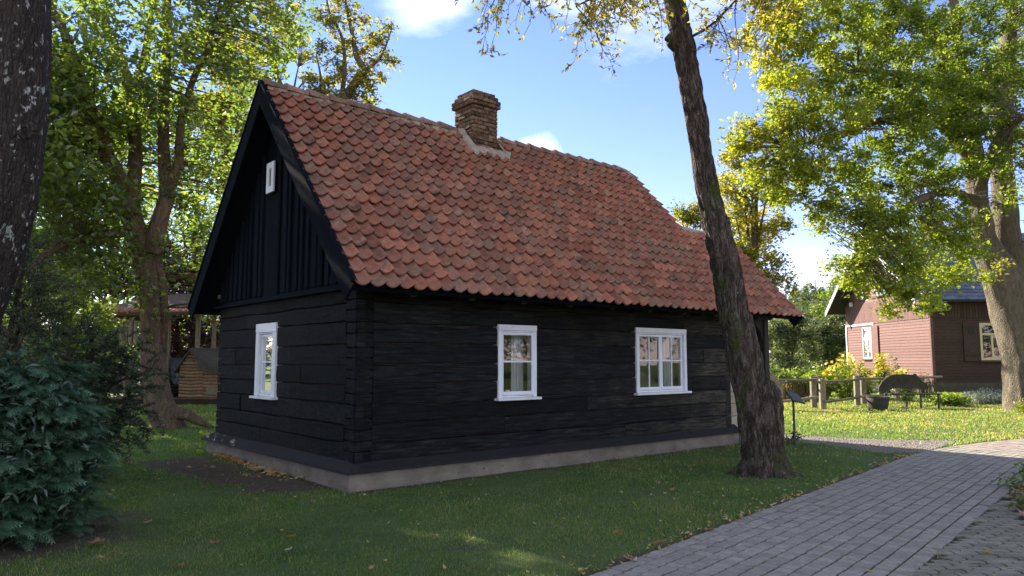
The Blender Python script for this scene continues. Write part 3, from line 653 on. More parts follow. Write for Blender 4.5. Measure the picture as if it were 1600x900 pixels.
def plinth():
    mb = MB(); n = 60
    P = [(-.0, 5.28), (-.0, 0.), (8.28, 0.), (8.28, .5), (9.75, .5), (9.75, 5.28)]
    for a, b in zip(P[:-1], P[1:]):
        a = np.array(a); b = np.array(b); k = max(2, int(np.linalg.norm(b-a)/.15)); q = np.linspace(0, 1, k)[:, None]; L = a+(b-a)*q; nn = np.array([(b-a)[1], -(b-a)[0]])/np.linalg.norm(b-a)
        V = []
        for z in (-.12, .02, .10, .18, .225):
            o = .012*vnoise(np.stack([L[:, 0]*2, L[:, 1]*2, np.full(k, z*9)], -1), 1.3, 4)*(0 if z > .2 else 1); o[0] = o[-1] = 0
            V.append(np.c_[L+nn*(-o[:, None]-.0), np.full(k, z)])
        V.append(np.c_[L-nn*.12*0+0, np.full(k, .225)])
        V = np.array(V); i = np.arange(len(V)-1)[:, None]*k+np.arange(k-1)[None]; mb.add(V.reshape(-1, 3), np.stack([i, i+k, i+k+1, i+1], -1).reshape(-1, 4), .5)
    mb.add([(0.004, 0.004, .222), (8.276, .004, .222), (8.276, 5.27, .222), (.004, 5.27, .222)], [[0, 1, 2, 3]], .5)
    mb.build('plinth', 'plinth', house)
    # sloping skirt boards with a sharp drip edge
    s = MB(); P = [(-.045, -.045), (8.32, -.045), (8.32, .11), (.12, .11)]
    def sk(o0, o1, i1, i0):
        V = [(*o0, .215), (*o1, .215), (*i1, .335), (*i0, .335), (*o0, .245), (*o1, .245), (*i1, .365), (*i0, .365)]; return np.array(V)
    s.add(sk((-.045, -.045), (8.32, -.045), (8.32, .12), (.14, .12)), BOXF, .3); s.build('skirt_board', 'skirt', house)
    s = MB(); s.add(sk((-.085, 5.30), (-.045, -.045), (.14, .12), (.14, 5.2)), BOXF, .6); s.build('skirt_board', 'skirt', house)
plinth()
# ---- windows
def window(fn, a0, a1, z0, z1, sashes, muntins_v, flip=False, cw=.075, ajar=0, label=None):
    """casing (the part) > sash, pane, muntin, sill, hinge. d = outwards"""
    def bx(mb, x0, x1, d0, d1, y0, y1, b=.004):
        t = MB(); bev(t, x0, x1, d0, d1, y0, y1, b); V = np.concatenate(t.v); V = np.array([fn(v[0], v[1], v[2]) for v in V])
        n0 = mb.n; mb.v.append(V); mb.n += len(V)
        for f, a in zip(t.f, t.a): mb.f.append(f+n0); mb.a.append(a)
    c = MB(); zt = z1; zb = z0+.03
    bx(c, a0, a0+cw, -.10, .035, zb, zt-cw-.01); bx(c, a1-cw, a1, -.10, .035, zb, zt-cw-.01); bx(c, a0-.004, a1+.004, -.10, .038, zt-cw-.008, zt)
    bx(c, a0+cw-.012, a1-cw+.012, -.1, .015, zt-cw-.03, zt-cw-.009); bx(c, a0+cw, a1-cw, -.10, .01, zb, zb+.03)
    win = c.build('window', 'white', house)
    if label: win['label'] = label
    s = MB(); bx(s, a0-.045, a1+.05, -.02, .095, z0-.01, z0+.028, .006); s.build('sill', 'white', win)
    i0, i1, j0, j1 = a0+cw+.004, a1-cw-.004, zb+.034, zt-cw-.034; n = sashes; w = (i1-i0)/n; sw = .042
    for k in range(n):
        x0, x1 = i0+k*w+.002, i0+(k+1)*w-.002; sa = MB()
        bx(sa, x0, x0+sw, -.045, -.005, j0, j1); bx(sa, x1-sw, x1, -.045, -.005, j0, j1); bx(sa, x0+sw, x1-sw, -.045, -.006, j1-sw, j1); bx(sa, x0+sw, x1-sw, -.045, -.006, j0, j0+sw*1.3)
        sash = sa.build('sash', 'white', win)
        mz = (j0+j1)/2+.03; mu = MB(); bx(mu, x0+sw, x1-sw, -.04, -.01, mz-.013, mz+.013, .003); mu.build('glazing_bar', 'white', win)
        cols = [x0+sw]+[x0+sw+(x1-x0-2*sw)*(q+1)/(muntins_v+1) for q in range(muntins_v)]+[x1-sw]
        for q in range(muntins_v): mu = MB(); bx(mu, cols[q+1]-.011, cols[q+1]+.011, -.04, -.012, j0+sw*1.3, j1-sw, .003); mu.build('glazing_bar', 'white', win)
        for q in range(muntins_v+1):
            for (y0, y1) in ((j0+sw, mz), (mz, j1-sw)):
                p = MB(); V = [fn(cols[q], -.028, y0), fn(cols[q+1], -.028+rng.normal()*.0008, y0), fn(cols[q+1], -.028, y1), fn(cols[q], -.028+rng.normal()*.0008, y1)]; p.add(V, [[0, 1, 2, 3]], .5); p.build('pane', 'glass', win)
        hx = x0 if k == 0 else x1
        for hz in (j0+.14, j1-.16): h = MB(); bx(h, hx-.012, hx+.012, -.006, .02, hz-.035, hz+.035, .003); h.build('hinge', 'white', win)
        if ajar:
            hinge = np.array(fn(x0, -.005, 0)); R = Matrix.Translation(hinge) @ Matrix.Rotation(-ajar, 4, 'Z') @ Matrix.Translation(-hinge)
            for ch in win.children:
                if ch.name.split('.')[0] in ('sash', 'glazing_bar', 'pane'): ch.matrix_local = R
    return win
window(fnF, *WIN_F[0][:2], WIN_F[0][2], WIN_F[0][3], 1, 0, ajar=rad(7), label='narrow white window standing slightly ajar')
window(fnF, *WIN_F[1][:2], WIN_F[1][2], WIN_F[1][3], 2, 1, label='wide white window with two sashes of four panes each')
window(fnG, *WIN_G[0][:2], WIN_G[0][2], WIN_G[0][3], 1, 0, label='tall white window in the gable wall', cw=.13)
def drape(name, label, fn, a0, a1, z0, z1, depth, amp=.03, waves=5):
    n = 40; A = np.linspace(a0, a1, n); mb = MB(); V = []
    for z in np.linspace(z1, z0, 5): V += [fn(a, depth+amp*math.sin((a-a0)/(a1-a0)*waves*6.283)+.01*math.sin(a*37), z) for a in A]
    V = np.array(V); o = V[[0, n-1]].mean(0)*1.; o[2] = z0; i = np.arange(4)[:, None]*n+np.arange(n-1)[None]
    mb.add(V-o, np.stack([i, i+1, i+n+1, i+n], -1).reshape(-1, 4), .5)
    w = H(*o); ob = mb.build(name, 'curtain', smooth=True, loc=tuple(w), rot=(0, 0, HA)); tag(ob, label, 'curtain', None)
drape('curtain', 'white curtain drawn to the right behind the narrow ajar window', fnF, 2.80, 3.05, 1.08, 2.08, -.22)
drape('curtain', 'white curtain hanging behind the left half of the wide window', fnF, 5.45, 5.62, 1.08, 2.1, -.24, waves=3)
drape('curtain', 'grey-white curtain hanging behind the right half of the wide window', fnF, 6.42, 6.70, 1.08, 2.1, -.24, waves=4)
drape('curtain', 'white net curtain behind the tall gable window', fnG, 2.6, 3.3, 1.08, 2.0, -.22, .015, 7)
m = MB(); a = np.linspace(0, 6.283, 15)[:-1]
tube(m, [(0, 0, 0), (0, 0, .085), (0, 0, .09)], [.032, .038, .036], 14, cap=True)
o = m.build('cup', 'ceramic', smooth=True, loc=tuple(H(2.68, WF+.16, 1.075)), rot=(0, 0, HA)); tag(o, 'small white cup on the inner sill of the narrow window', 'cup')
m = MB(); box(m, 2.38, 3.08, WF+.10, WF+.30, 1.05, 1.075); m.build('inner_sill', 'white', house)
# ---- gable: boards and battens
def gable():
    ztop = lambda t: Z_APEX-.10-abs(t-T_APEX)*math.tan(SLOPE)
    t0 = .0; k = 0; ts = []
    t = -.30
    while t < 5.2:
        w = rng.uniform(.19, .24); ts.append((t, min(t+w, 5.2))); t += w
    for (a, b) in ts:
        za, zb = ztop(a+.004), ztop(b-.004); mid = (T_APEX,) if a < T_APEX < b else ()
        if max(za, zb) < 2.62: continue
        za, zb = max(za, 2.6), max(zb, 2.6)
        out = [(a+.003, 2.58), (b-.003, 2.58), (b-.003, zb)]+([(T_APEX, ztop(T_APEX))] if mid else [])+[(a+.003, za)]
        m = MB(); dd = rng.uniform(0, .01); prism(m, out, lambda p, z, d: (WG-d, p, z), .01, .035+dd); m.build('gable_board', 'board_black', house)
        # batten over the joint
        zt = ztop(b)-.03
        if zt > 2.75 and b < 5.1 and not (2.5 < b < 3.0): m = MB(); bw = rng.uniform(.035, .068); bev(m, WG-rng.uniform(.06, .085), WG-.03, b-bw, b+bw, 2.60, zt, .01, .003); m.build('batten', 'board_black', house)
    m = MB(); V = [fnG(p, d, z) for (d, z) in ((.02, 2.50), (.12, 2.50), (.12, 2.53), (.02, 2.60)) for p in (-.25, 5.2)]
    m.add(V, [[0, 1, 3, 2], [2, 3, 5, 4], [4, 5, 7, 6], [6, 7, 1, 0], [0, 2, 4, 6], [1, 7, 5, 3]], .5); m.build('drip_board', 'board_black', house)
    # small white framed vent
    m = MB(); y0, y1, z0, z1 = 2.62, 2.90, 4.19, 4.67
    for (a, b, c, d) in ((y0, y0+.09, z0, z1), (y1-.09, y1, z0, z1), (y0+.09, y1-.09, z0, z0+.1), (y0+.09, y1-.09, z1-.1, z1)): bev(m, WG-.118, WG-.085, a, b, c, d, .005)
    v = m.build('vent_window', 'white', house)
    m = MB(); box(m, WG-.09, WG-.07, y0+.09, y1-.09, z0+.1, z1-.1); m.build('slot_back', 'dark_wood', v)
    pass
    m = MB(); bev(m, WG-.09, WG-.03, 5.0, 5.04, 2.68, 2.75, .008); m.build('wall_lamp', 'grey_wood', house)
gable()
# ---- roof
SF, SE, SX = -.30, 8.02, 9.66      # front verge, far end of the ridge, far end of the low part
Z_LOW = 4.33
def slope_pt(s, v, n, side=1):
    """v up the slope from the eave, n above the slope plane; side -1 = back slope"""
    t = T_EAVE+v*math.cos(SLOPE)-n*math.sin(SLOPE); z = Z_EAVE+v*math.sin(SLOPE)+n*math.cos(SLOPE)
    return (s, t if side > 0 else 2*T_APEX-t, z)
VR = (Z_APEX-Z_EAVE)/math.sin(SLOPE); VL = (Z_LOW-Z_EAVE)/math.sin(SLOPE)
rm = MB()
for side in (1, -1):
    for (s0, s1, v1) in ((SF+.02, SE-.02, VR), (SE-.02, SX-.03, VL)):
        V = [slope_pt(s, v, n, side) for n in (-.10, -.05) for (s, v) in ((s0, .02), (s1, .02), (s1, v1), (s0, v1))]; rm.add(V, BOXF if side > 0 else BOXF[:, ::-1], .5)
# low cap of the far part and end walls
tl = slope_pt(0, VL, 0)[1]
rm.add([(SE-.05, tl, Z_LOW-.02), (SX-.03, tl, Z_LOW-.02), (SX-.03, T_APEX, Z_LOW+.12), (SE-.05, T_APEX, Z_LOW+.12)], [[0, 1, 2, 3]], .5)
rm.add([(SE-.05, 2*T_APEX-tl, Z_LOW-.02), (SX-.03, 2*T_APEX-tl, Z_LOW-.02), (SX-.03, T_APEX, Z_LOW+.12), (SE-.05, T_APEX, Z_LOW+.12)], [[3, 2, 1, 0]], .5)
rm.add([(SE-.25, T_EAVE+.3, 2.5), (SE-.25, 2*T_APEX-T_EAVE-.3, 2.5), (SE-.25, T_APEX, Z_APEX-.1)], [[0, 1, 2]], .5)
rm.add([(SX-.25, T_EAVE+.45, 2.5), (SX-.25, 2*T_APEX-T_EAVE-.45, 2.5), (SX-.25, 2*T_APEX-tl, Z_LOW-.1), (SX-.25, tl, Z_LOW-.1)], [[0, 1, 2, 3]], .5)
roof = rm.build('roof', 'board_black', house)
def tile_mesh(name, seed):
    r = np.random.default_rng(seed); nu = 9; W_, L_ = .212, .32
    u = np.linspace(0, 1, nu); u = np.array([0, .12, .3, .5, .66, .76, .84, .92, 1.]); prof = np.array([.012, -.008, -.026, -.031, -.026, -.008, .016, .030, .027])
    V = []
    for (y, lift) in ((0, 1), (.03, 1), (L_, 0)):
        for k in range(nu):
            yy = y+(.016*abs(u[k]*2-.9)**2 if y == 0 else 0)+r.normal()*.0015
            V.append((u[k]*W_, yy, prof[k]+.064*(1-yy/L_)+.010))
    top = np.array(V); bot = top[:nu].copy(); bot[:, 2] -= .021; bot2 = top[nu:2*nu].copy(); bot2[:, 2] -= .021
    V = np.vstack([top, bot, bot2]); F = []
    for j in range(2):
        for k in range(nu-1): a = j*nu+k; F.append([a, a+1, a+nu+1, a+nu])
    for k in range(nu-1): F.append([3*nu+k, 3*nu+k+1, k+1, k]); F.append([4*nu+k, 4*nu+k+1, 3*nu+k+1, 3*nu+k])
    F.append([3*nu, 0, nu, 4*nu]); F.append([nu-1, 4*nu-1, 5*nu-1, 2*nu-1])
    return V, np.array(F)
def tiles():
    var = [tile_mesh('tile', k) for k in range(3)]; mes = []
    for V, F in var: b = MB(); b.add(V, F, 0.); mes.append(b.mesh('tile', 'tile', True))
    for me in mes: me.set_sharp_from_angle(angle=rad(38)) if hasattr(me, 'set_sharp_from_angle') else None
    nrow = 18; rh = VR/nrow; items = []; pitch_ = .199
    for r in range(nrow):
        v = r*rh-.035
        s = SF-.015; end = (SX if v+.1 < VL else SE)+.01
        while s+.15 < end: items.append((s, v)); s += pitch_
    cc = np.array([0, 0, EYE]); L = []
    for (s, v) in items:
        p = H(*slope_pt(s, v, 0)); L.append((np.linalg.norm(p-cc), s, v))
    L.sort(); st = MB(); Rx = np.array(Matrix.Rotation(SLOPE, 3, 'X'))
    for n, (d, s, v) in enumerate(L):
        s += rng.normal()*.003; v += rng.normal()*.007; q = slope_pt(s, v, rng.normal()*.0035); ry = rng.normal()*.018; rz = rng.normal()*.014; rx = rng.normal()*.01
        k = int(rng.integers(3))
        if n < 298:
            o = link('tile', mes[k], roof, loc=q); o.rotation_euler = (Matrix.Rotation(SLOPE+rx, 3, 'X') @ Matrix.Rotation(ry, 3, 'Y') @ Matrix.Rotation(rz, 3, 'Z')).to_euler()
        else:
            M_ = np.array(Matrix.Rotation(SLOPE+rx, 3, 'X') @ Matrix.Rotation(ry, 3, 'Y') @ Matrix.Rotation(rz, 3, 'Z')); V, F = var[k]
            st.add(V@M_.T+np.array(q), F, rng.random())
    nb = 0
    for r in range(nrow):
        for s in np.arange(SF, SE if r*rh > VL else SX, pitch_):
            q = slope_pt(s, r*rh, 0); V, F = var[nb % 3]; nb += 1; V = V@Rx.T+np.array(q); V[:, 1] = 2*T_APEX-V[:, 1]; st.add(V, F[:, ::-1], rng.random())
    me = st.mesh('further_tiles', 'tile', True)
    if hasattr(me, 'set_sharp_from_angle'): me.set_sharp_from_angle(angle=rad(38))
    link('further_tiles', me, roof, 'stuff')
    # low cap tiles of the far part: rows of the same tiles laid almost flat
    # ridge tiles bedded in mortar
    s = SF+.0; k = 0
    while s < SE-.1:
        if not (3.35 < s+.2 < 4.25) and s+.42 < SE:
            m = MB(); a = np.linspace(-.15, math.pi+.15, 9); V = []
            for (x, r) in ((0, .14+rng.normal()*.005), (.05, .128), (.40, .088)):
                V += [(s+x, T_APEX-math.cos(q)*r, Z_APEX+.005+math.sin(q)*r*.85+rng.normal()*.002) for q in a]
            V += [(s+.0, T_APEX-math.cos(q)*.085, Z_APEX+.0+math.sin(q)*.07) for q in a]
            F = [[j*9+i, j*9+i+1, j*9+i+10, j*9+i+9][::-1] for j in range(2) for i in range(8)]+[[27+i, 27+i+1, i+1, i][::-1] for i in range(8)]
            m.add(V, F, rng.random()); m.build('ridge_tile', 'ridge', roof, True)
        s += .355; k += 1
    # mortar bed under the ridge, lumpy
    for (s0, s1, v1, vt) in ((SF+.05, 3.35, VR, 0), (4.1, SE-.04, VR, 0), (SE+.02, SX-.02, VL, 1)):
        m = MB(); n = int((s1-s0)/.05); A = np.linspace(s0, s1, n); V = []
        for j, (dv, nn) in enumerate(((-.13, .02), (-.11, .05), (-.05, .066), (.02, .045), (.04, -.02))):
            o = vnoise(np.stack([A*3, A*0+j, A*0], -1), 2.2, 3)*.03; o2 = vnoise(np.stack([A*5, A*0+j, A*0], -1), 1., 7)*.014
            big = (np.clip(vnoise(np.stack([A, A*0, A*0], -1), .9, 5)*.16+.0, 0, .12) if j < 2 else 0)
            V += [slope_pt(a, v1+dv*(.55 if vt else .6)+q-b_, nn+q2) for a, q, q2, b_ in zip(A, o, o2, np.broadcast_to(big, A.shape))]
        i = np.arange(4)[:, None]*n+np.arange(n-1)[None]; m.add(np.array(V), np.stack([i, i+1, i+n+1, i+n], -1).reshape(-1, 4), .5); m.build('ridge_mortar', 'mortar', roof, True)
tiles()
def verges():
    # bargeboards: front pair, far upper pair, far lower pair
    def board(name, s0, s1, side, v0, v1, n0=-.205, n1=.035, plumb=True):
        m = MB()
        zr = lambda v, n: slope_pt(0, v, n, side)
        # outline in the (t,z) plane; cut plumb at the top, pointed at the bottom
        a = zr(v0, n1); b = zr(v1, n1); c = zr(v1, n0); d = zr(v0, n0)
        if plumb: b = (0, T_APEX, b[2]+(T_APEX-b[1])*math.tan(SLOPE)*side); c = (0, T_APEX, c[2]+(T_APEX-c[1])*math.tan(SLOPE)*side)
        pts = [(a[1], a[2]), (b[1], b[2]), (c[1], c[2]), (d[1]+.02*side, d[2]), ]
        if side < 0: pts = pts[::-1]
        prism(m, pts, lambda t, z, q: (q, t, z), s0, s1); return m.build(name, 'board_black', house)
    board('bargeboard', SF-.035, SF-.003, 1, -.02, VR); board('bargeboard', SF-.034, SF-.004, -1, -.02, VR)
    board('verge_cap', SF-.055, SF+.02, 1, 0, VR, .04, .062); board('verge_cap', SF-.054, SF+.019, -1, 0, VR, .04, .062)
    board('bargeboard', SE+.0, SE+.03, 1, VL+.1, VR, -.16, .03); board('bargeboard', SE+.0, SE+.03, -1, VL+.1, VR, -.16, .03)
    board('bargeboard', SX+.0, SX+.03, 1, -.05, VL, -.22, .03, False); board('bargeboard', SX, SX+.03, -1, -.05, VL, -.22, .03, False)
    # eaves: fascia, wall plate, rafter tails
    m = MB(); box(m, SF+.05, SX-.05, WF-.10, WF+.08, ZT-.06, ZT+.06); m.build('wall_plate', 'board_black', house)
    for s in np.arange(.6, 9.5, .92):
        m = MB(); V = [slope_pt(s+x, v, n) for n in (-.22, -.10) for (x, v) in ((0, .10), (.09, .10), (.09, 1.0), (0, 1.0))]; m.add(V, BOXF, rng.random()); m.build('rafter_tail', 'dark_wood', house)
        m = MB(); bev(m, s-.08, s+.05, WF-.22, WF-.02, ZT-.19, ZT-.04, .01, .004); m.build('beam_end', 'log', house)
verges()
def chimney():
    core = MB(); s0, s1, t0, t1 = 3.46, 4.03, 2.15, 2.72
    box(core, s0+.03, s1-.03, t0+.03, t1-.03, 4.9, 6.44); ch = core.build('chimney', 'mortar', house)
    protos = []
    for L_ in (.245, .12):
        for k in range(3): b = MB(); bev(b, 0, L_-.012, 0, .115, 0, .062, .007, .004); protos.append(b.mesh('brick', 'brick'))
    z = 5.0; c = 0
    while z < 6.50:
        e = 0.
        if z < 5.66: e = .03
        if 6.24 < z < 6.33: e = .042
        elif z > 6.33: e = .008-(.04 if z > 6.42 else 0)
        x0, x1, y0, y1 = s0-e, s1+e, t0-e, t1+e
        for side in range(4):
            ln = (x1-x0) if side % 2 == 0 else (y1-y0); q = 0.; first = (c+side) % 2
            while q < ln-.03:
                L_ = .12 if (first or ln-q < .2) else .245; first = 0; L_ = min(L_, ln-q)
                k = (0 if L_ > .2 else 3)+int(rng.integers(3)); j = rng.normal(0, .004)
                loc, rz = {0: ((x0+q, y0+j, z), 0), 1: ((x1-j, y0+q, z), math.pi/2), 2: ((x1-q, y1-j, z), math.pi), 3: ((x0+j, y1-q, z), -math.pi/2)}[side]
                if rng.random() > .03:
                    o = link('brick', protos[k], ch, loc=loc, rot=(rng.normal()*.015, rng.normal()*.012, rz+rng.normal()*.02)); o.scale = (L_/(.245 if k < 3 else .12), 1, 1)
                q += L_
        z += .0735; c += 1
    # mortar fillet where the stack meets the tiles
    m = MB(); n = 40; A = np.linspace(s0-.22, s1+.24, n); V = []
    for j in range(6):
        q = j/5.
        for a in A:
            edge = min(a-A[0], A[-1]-a); sp = min(1, edge/.12)
            v = (t0-.045-T_EAVE)/math.cos(SLOPE); 
            vv = v-(.20*sp)*(1-q)+.03*q+.03*float(vnoise(np.array([[a*6, q*2, 0]]), 1, 2)[0]); nn = .03+.05*q+.03*math.sin(q*3)+.012*float(vnoise(np.array([[a*9, q*4, 1]]), 1, 4)[0])
            V.append(slope_pt(a, vv, nn))
    i = np.arange(5)[:, None]*n+np.arange(n-1)[None]; m.add(np.array(V), np.stack([i, i+1, i+n+1, i+n], -1).reshape(-1, 4), .5)
    for (sx, dr) in ((s0-.045, -1), (s1+.045, 1)):
        V = []; n2 = 16
        for j in range(5):
            q = j/4.
            for v in np.linspace((t0-.1-T_EAVE)/math.cos(SLOPE), VR+.03, n2):
                V.append(slope_pt(sx+dr*(.20*(1-q)+.03*float(vnoise(np.array([[v*7, q*2, dr]]), 1, 6)[0])), v, .03+.07*q))
        i = np.arange(4)[:, None]*n2+np.arange(n2-1)[None]; m.add(np.array(V), np.stack([i, i+1, i+n2+1, i+n2], -1).reshape(-1, 4), .5)
    m.build('mortar_fillet', 'mortar', ch, True)
chimney()
def porch():
    m = MB(); bev(m, 7.98, 8.16, WF-.005, WF+.15, .30, ZT-.05, .01); m.build('door_post', 'log_worn', house)
    m = MB(); bev(m, 9.42, 9.58, WF, WF+.16, .2, ZT-.17, .012); m.build('porch_post', 'dark_wood', house)
    m = MB(); bev(m, 8.16, 9.7, WF-.01, WF+.14, ZT-.17, ZT-.062, .01); m.build('porch_beam', 'log_worn', house)
    m = MB(); prism(m, [(9.42, 2.43), (9.12, 2.43), (9.2, 2.3), (9.33, 2.2), (9.42, 2.02)], lambda a, z, d: (a, d, z), WF+.04, WF+.10); m.build('post_bracket', 'dark_wood', house)
    z = .26
    while z < 2.4:   # pale plank wall set back inside the porch
        m = MB(); bev(m, 8.165, 9.05, .28+rng.normal()*.003, .33, z+.004, z+.236, .006); m.build('porch_plank', 'pale_plank', house); z += .24
    m = MB(); box(m, 8.0, 9.7, 1.25, 1.4, .2, ZT); box(m, 9.55, 9.62, .3, 5.0, .2, ZT); m.build('porch_wall', 'dark_wood', house)
    m = MB(); box(m, 9.05, 9.1, .28, 1.25, .2, ZT); m.build('porch_side_wall', 'dark_wood', house)
    m = MB(); bev(m, 8.34, 9.7, -.05, 1.2, -.05, .21, .02, .006); m.build('porch_floor', 'stone', house)
    m = MB(); bev(m, 8.30, 8.95, -.42, -.06, -.05, .12, .02, .008); m.build('step', 'stone', house)
porch()

# ================================================================== TREES AND PLANTS
def P_(*l): return [at(x, y, Y) for x, y, Y in l]
def B_(x, y, Y, r, w=1., v=None): return (at(x, y, Y), r, w) if v is None else (at(x, y, Y), r, w, v)
def oak():
    g = gnd(258, 668)
    Y = g[1]
    trunk = (P_((266, 678, Y), (260, 657, Y), (247, 622, Y), (240, 585, Y), (236, 540, Y), (235, 490, Y), (229, 430, Y), (218, 375, Y), (200, 320, Y), (190, 285, Y), (167, 240, Y-.3), (150, 190, Y-.5), (135, 150, Y-.5), (118, 100, Y-.6), (100, 50, Y-.6), (76, 5, Y-.6), (50, -70, Y-.8), (20, -160, Y-1)),
             [.42, .33, .31, .29, .21, .21, .25, .26, .22, .2, .17, .15, .13, .12, .11, .10, .07, .03])
    limbs = [trunk,
        (P_((256, 640, Y+.15), (250, 590, Y+.3), (252, 540, Y+.35), (255, 490, Y+.3), (252, 440, Y+.2), (240, 385, Y+.1)), [.12, .13, .12, .12, .11, .10]),
        (P_((228, 400, Y), (208, 330, Y+.2), (210, 270, Y+.3), (212, 220, Y+.3), (203, 150, Y+.4), (190, 95, Y+.5), (165, 40, Y+.5), (140, -20, Y+.5), (120, -120, Y+.6)), [.2, .17, .16, .15, .14, .12, .1, .08, .03]),
        (P_((236, 395, Y), (250, 340, Y), (262, 300, Y), (256, 240, Y), (257, 150, Y), (262, 70, Y), (262, 0, Y), (270, -90, Y), (280, -200, Y)), [.22, .18, .17, .13, .12, .11, .10, .07, .03]),
        (P_((262, 300, Y), (279, 255, Y-.2), (282, 200, Y-.3), (300, 130, Y-.5), (330, 60, Y-.7), (350, -30, Y-.8)), [.13, .1, .08, .07, .05, .02]),
        (P_((206, 362, Y), (165, 366, Y-.5), (120, 374, Y-1.1), (75, 395, Y-1.6), (35, 430, Y-2)), [.12, .1, .09, .07, .03]),
        (P_((203, 150, Y+.4), (225, 90, Y+.6), (235, 30, Y+.7), (250, -60, Y+.8)), [.1, .08, .06, .02]),
        (P_((262, 650, Y), (285, 646, Y-.05), (305, 655, Y-.1), (332, 668, Y-.2)), [.26, .14, .10, .03])]
    bl = []
    for (x, y, dY, r) in ((60, 130, -1, 1.5), (120, 60, -2, 1.7), (210, 40, -1, 1.6), (300, 40, -1, 1.5), (370, 60, 0, 1.3), (395, 20, -1, 1.3), (330, 130, 0, 1.5), (250, 130, -1.5, 1.3), (165, 140, -1.6, 1.3),
                       (300, 210, 0, 1.2), (345, 230, 1, 1.3), (225, 220, 1.2, 1.2), (110, 220, -1, 1.2), (120, 300, -1.2, 1.2), (80, 350, -1.5, 1.0), (160, 350, -1, .9), (300, 310, 1, 1.3), (350, 330, 2, 1.2), (290, 400, 1, 1.0), (335, 420, 1.5, 1.0),
                       (130, 420, -1, .9), (180, 400, -.8, .6), (225, 300, 1.5, 1.2), (215, 395, -.7, .6), (225, 450, -.55, .42), (245, 490, -.5, .3), (232, 520, -.45, .16), (350, 490, .6, .35), (250, -60, 0, 1.9), (120, -80, 0, 1.9), (370, -80, 0, 1.8), (20, -40, -1, 1.7), (0, 90, -1, 1.5), (-40, 220, -1, 1.5),
                       (200, -190, 0, 2), (340, -200, 0, 1.9), (60, -200, 0, 1.9), (-120, 60, 0, 1.7), (-120, -120, 0, 1.8), (440, -40, 0, 1.0), (455, 30, 0, .7), (425, 90, .4, .6)):
        bl.append(B_(x, y, Y+dY, r))
    make_tree('maple_tree', 'leaning multi-stemmed maple with bulging brown trunk left of the log house', 'tree', limbs, bl, 'leaf_oak', 'bark_brown', .15, 31000, .36, 17, sides=30, rough=(.02, 9, 1.6), step=.12, base=(g[0], g[1], 0), upbias=.25)
oak()
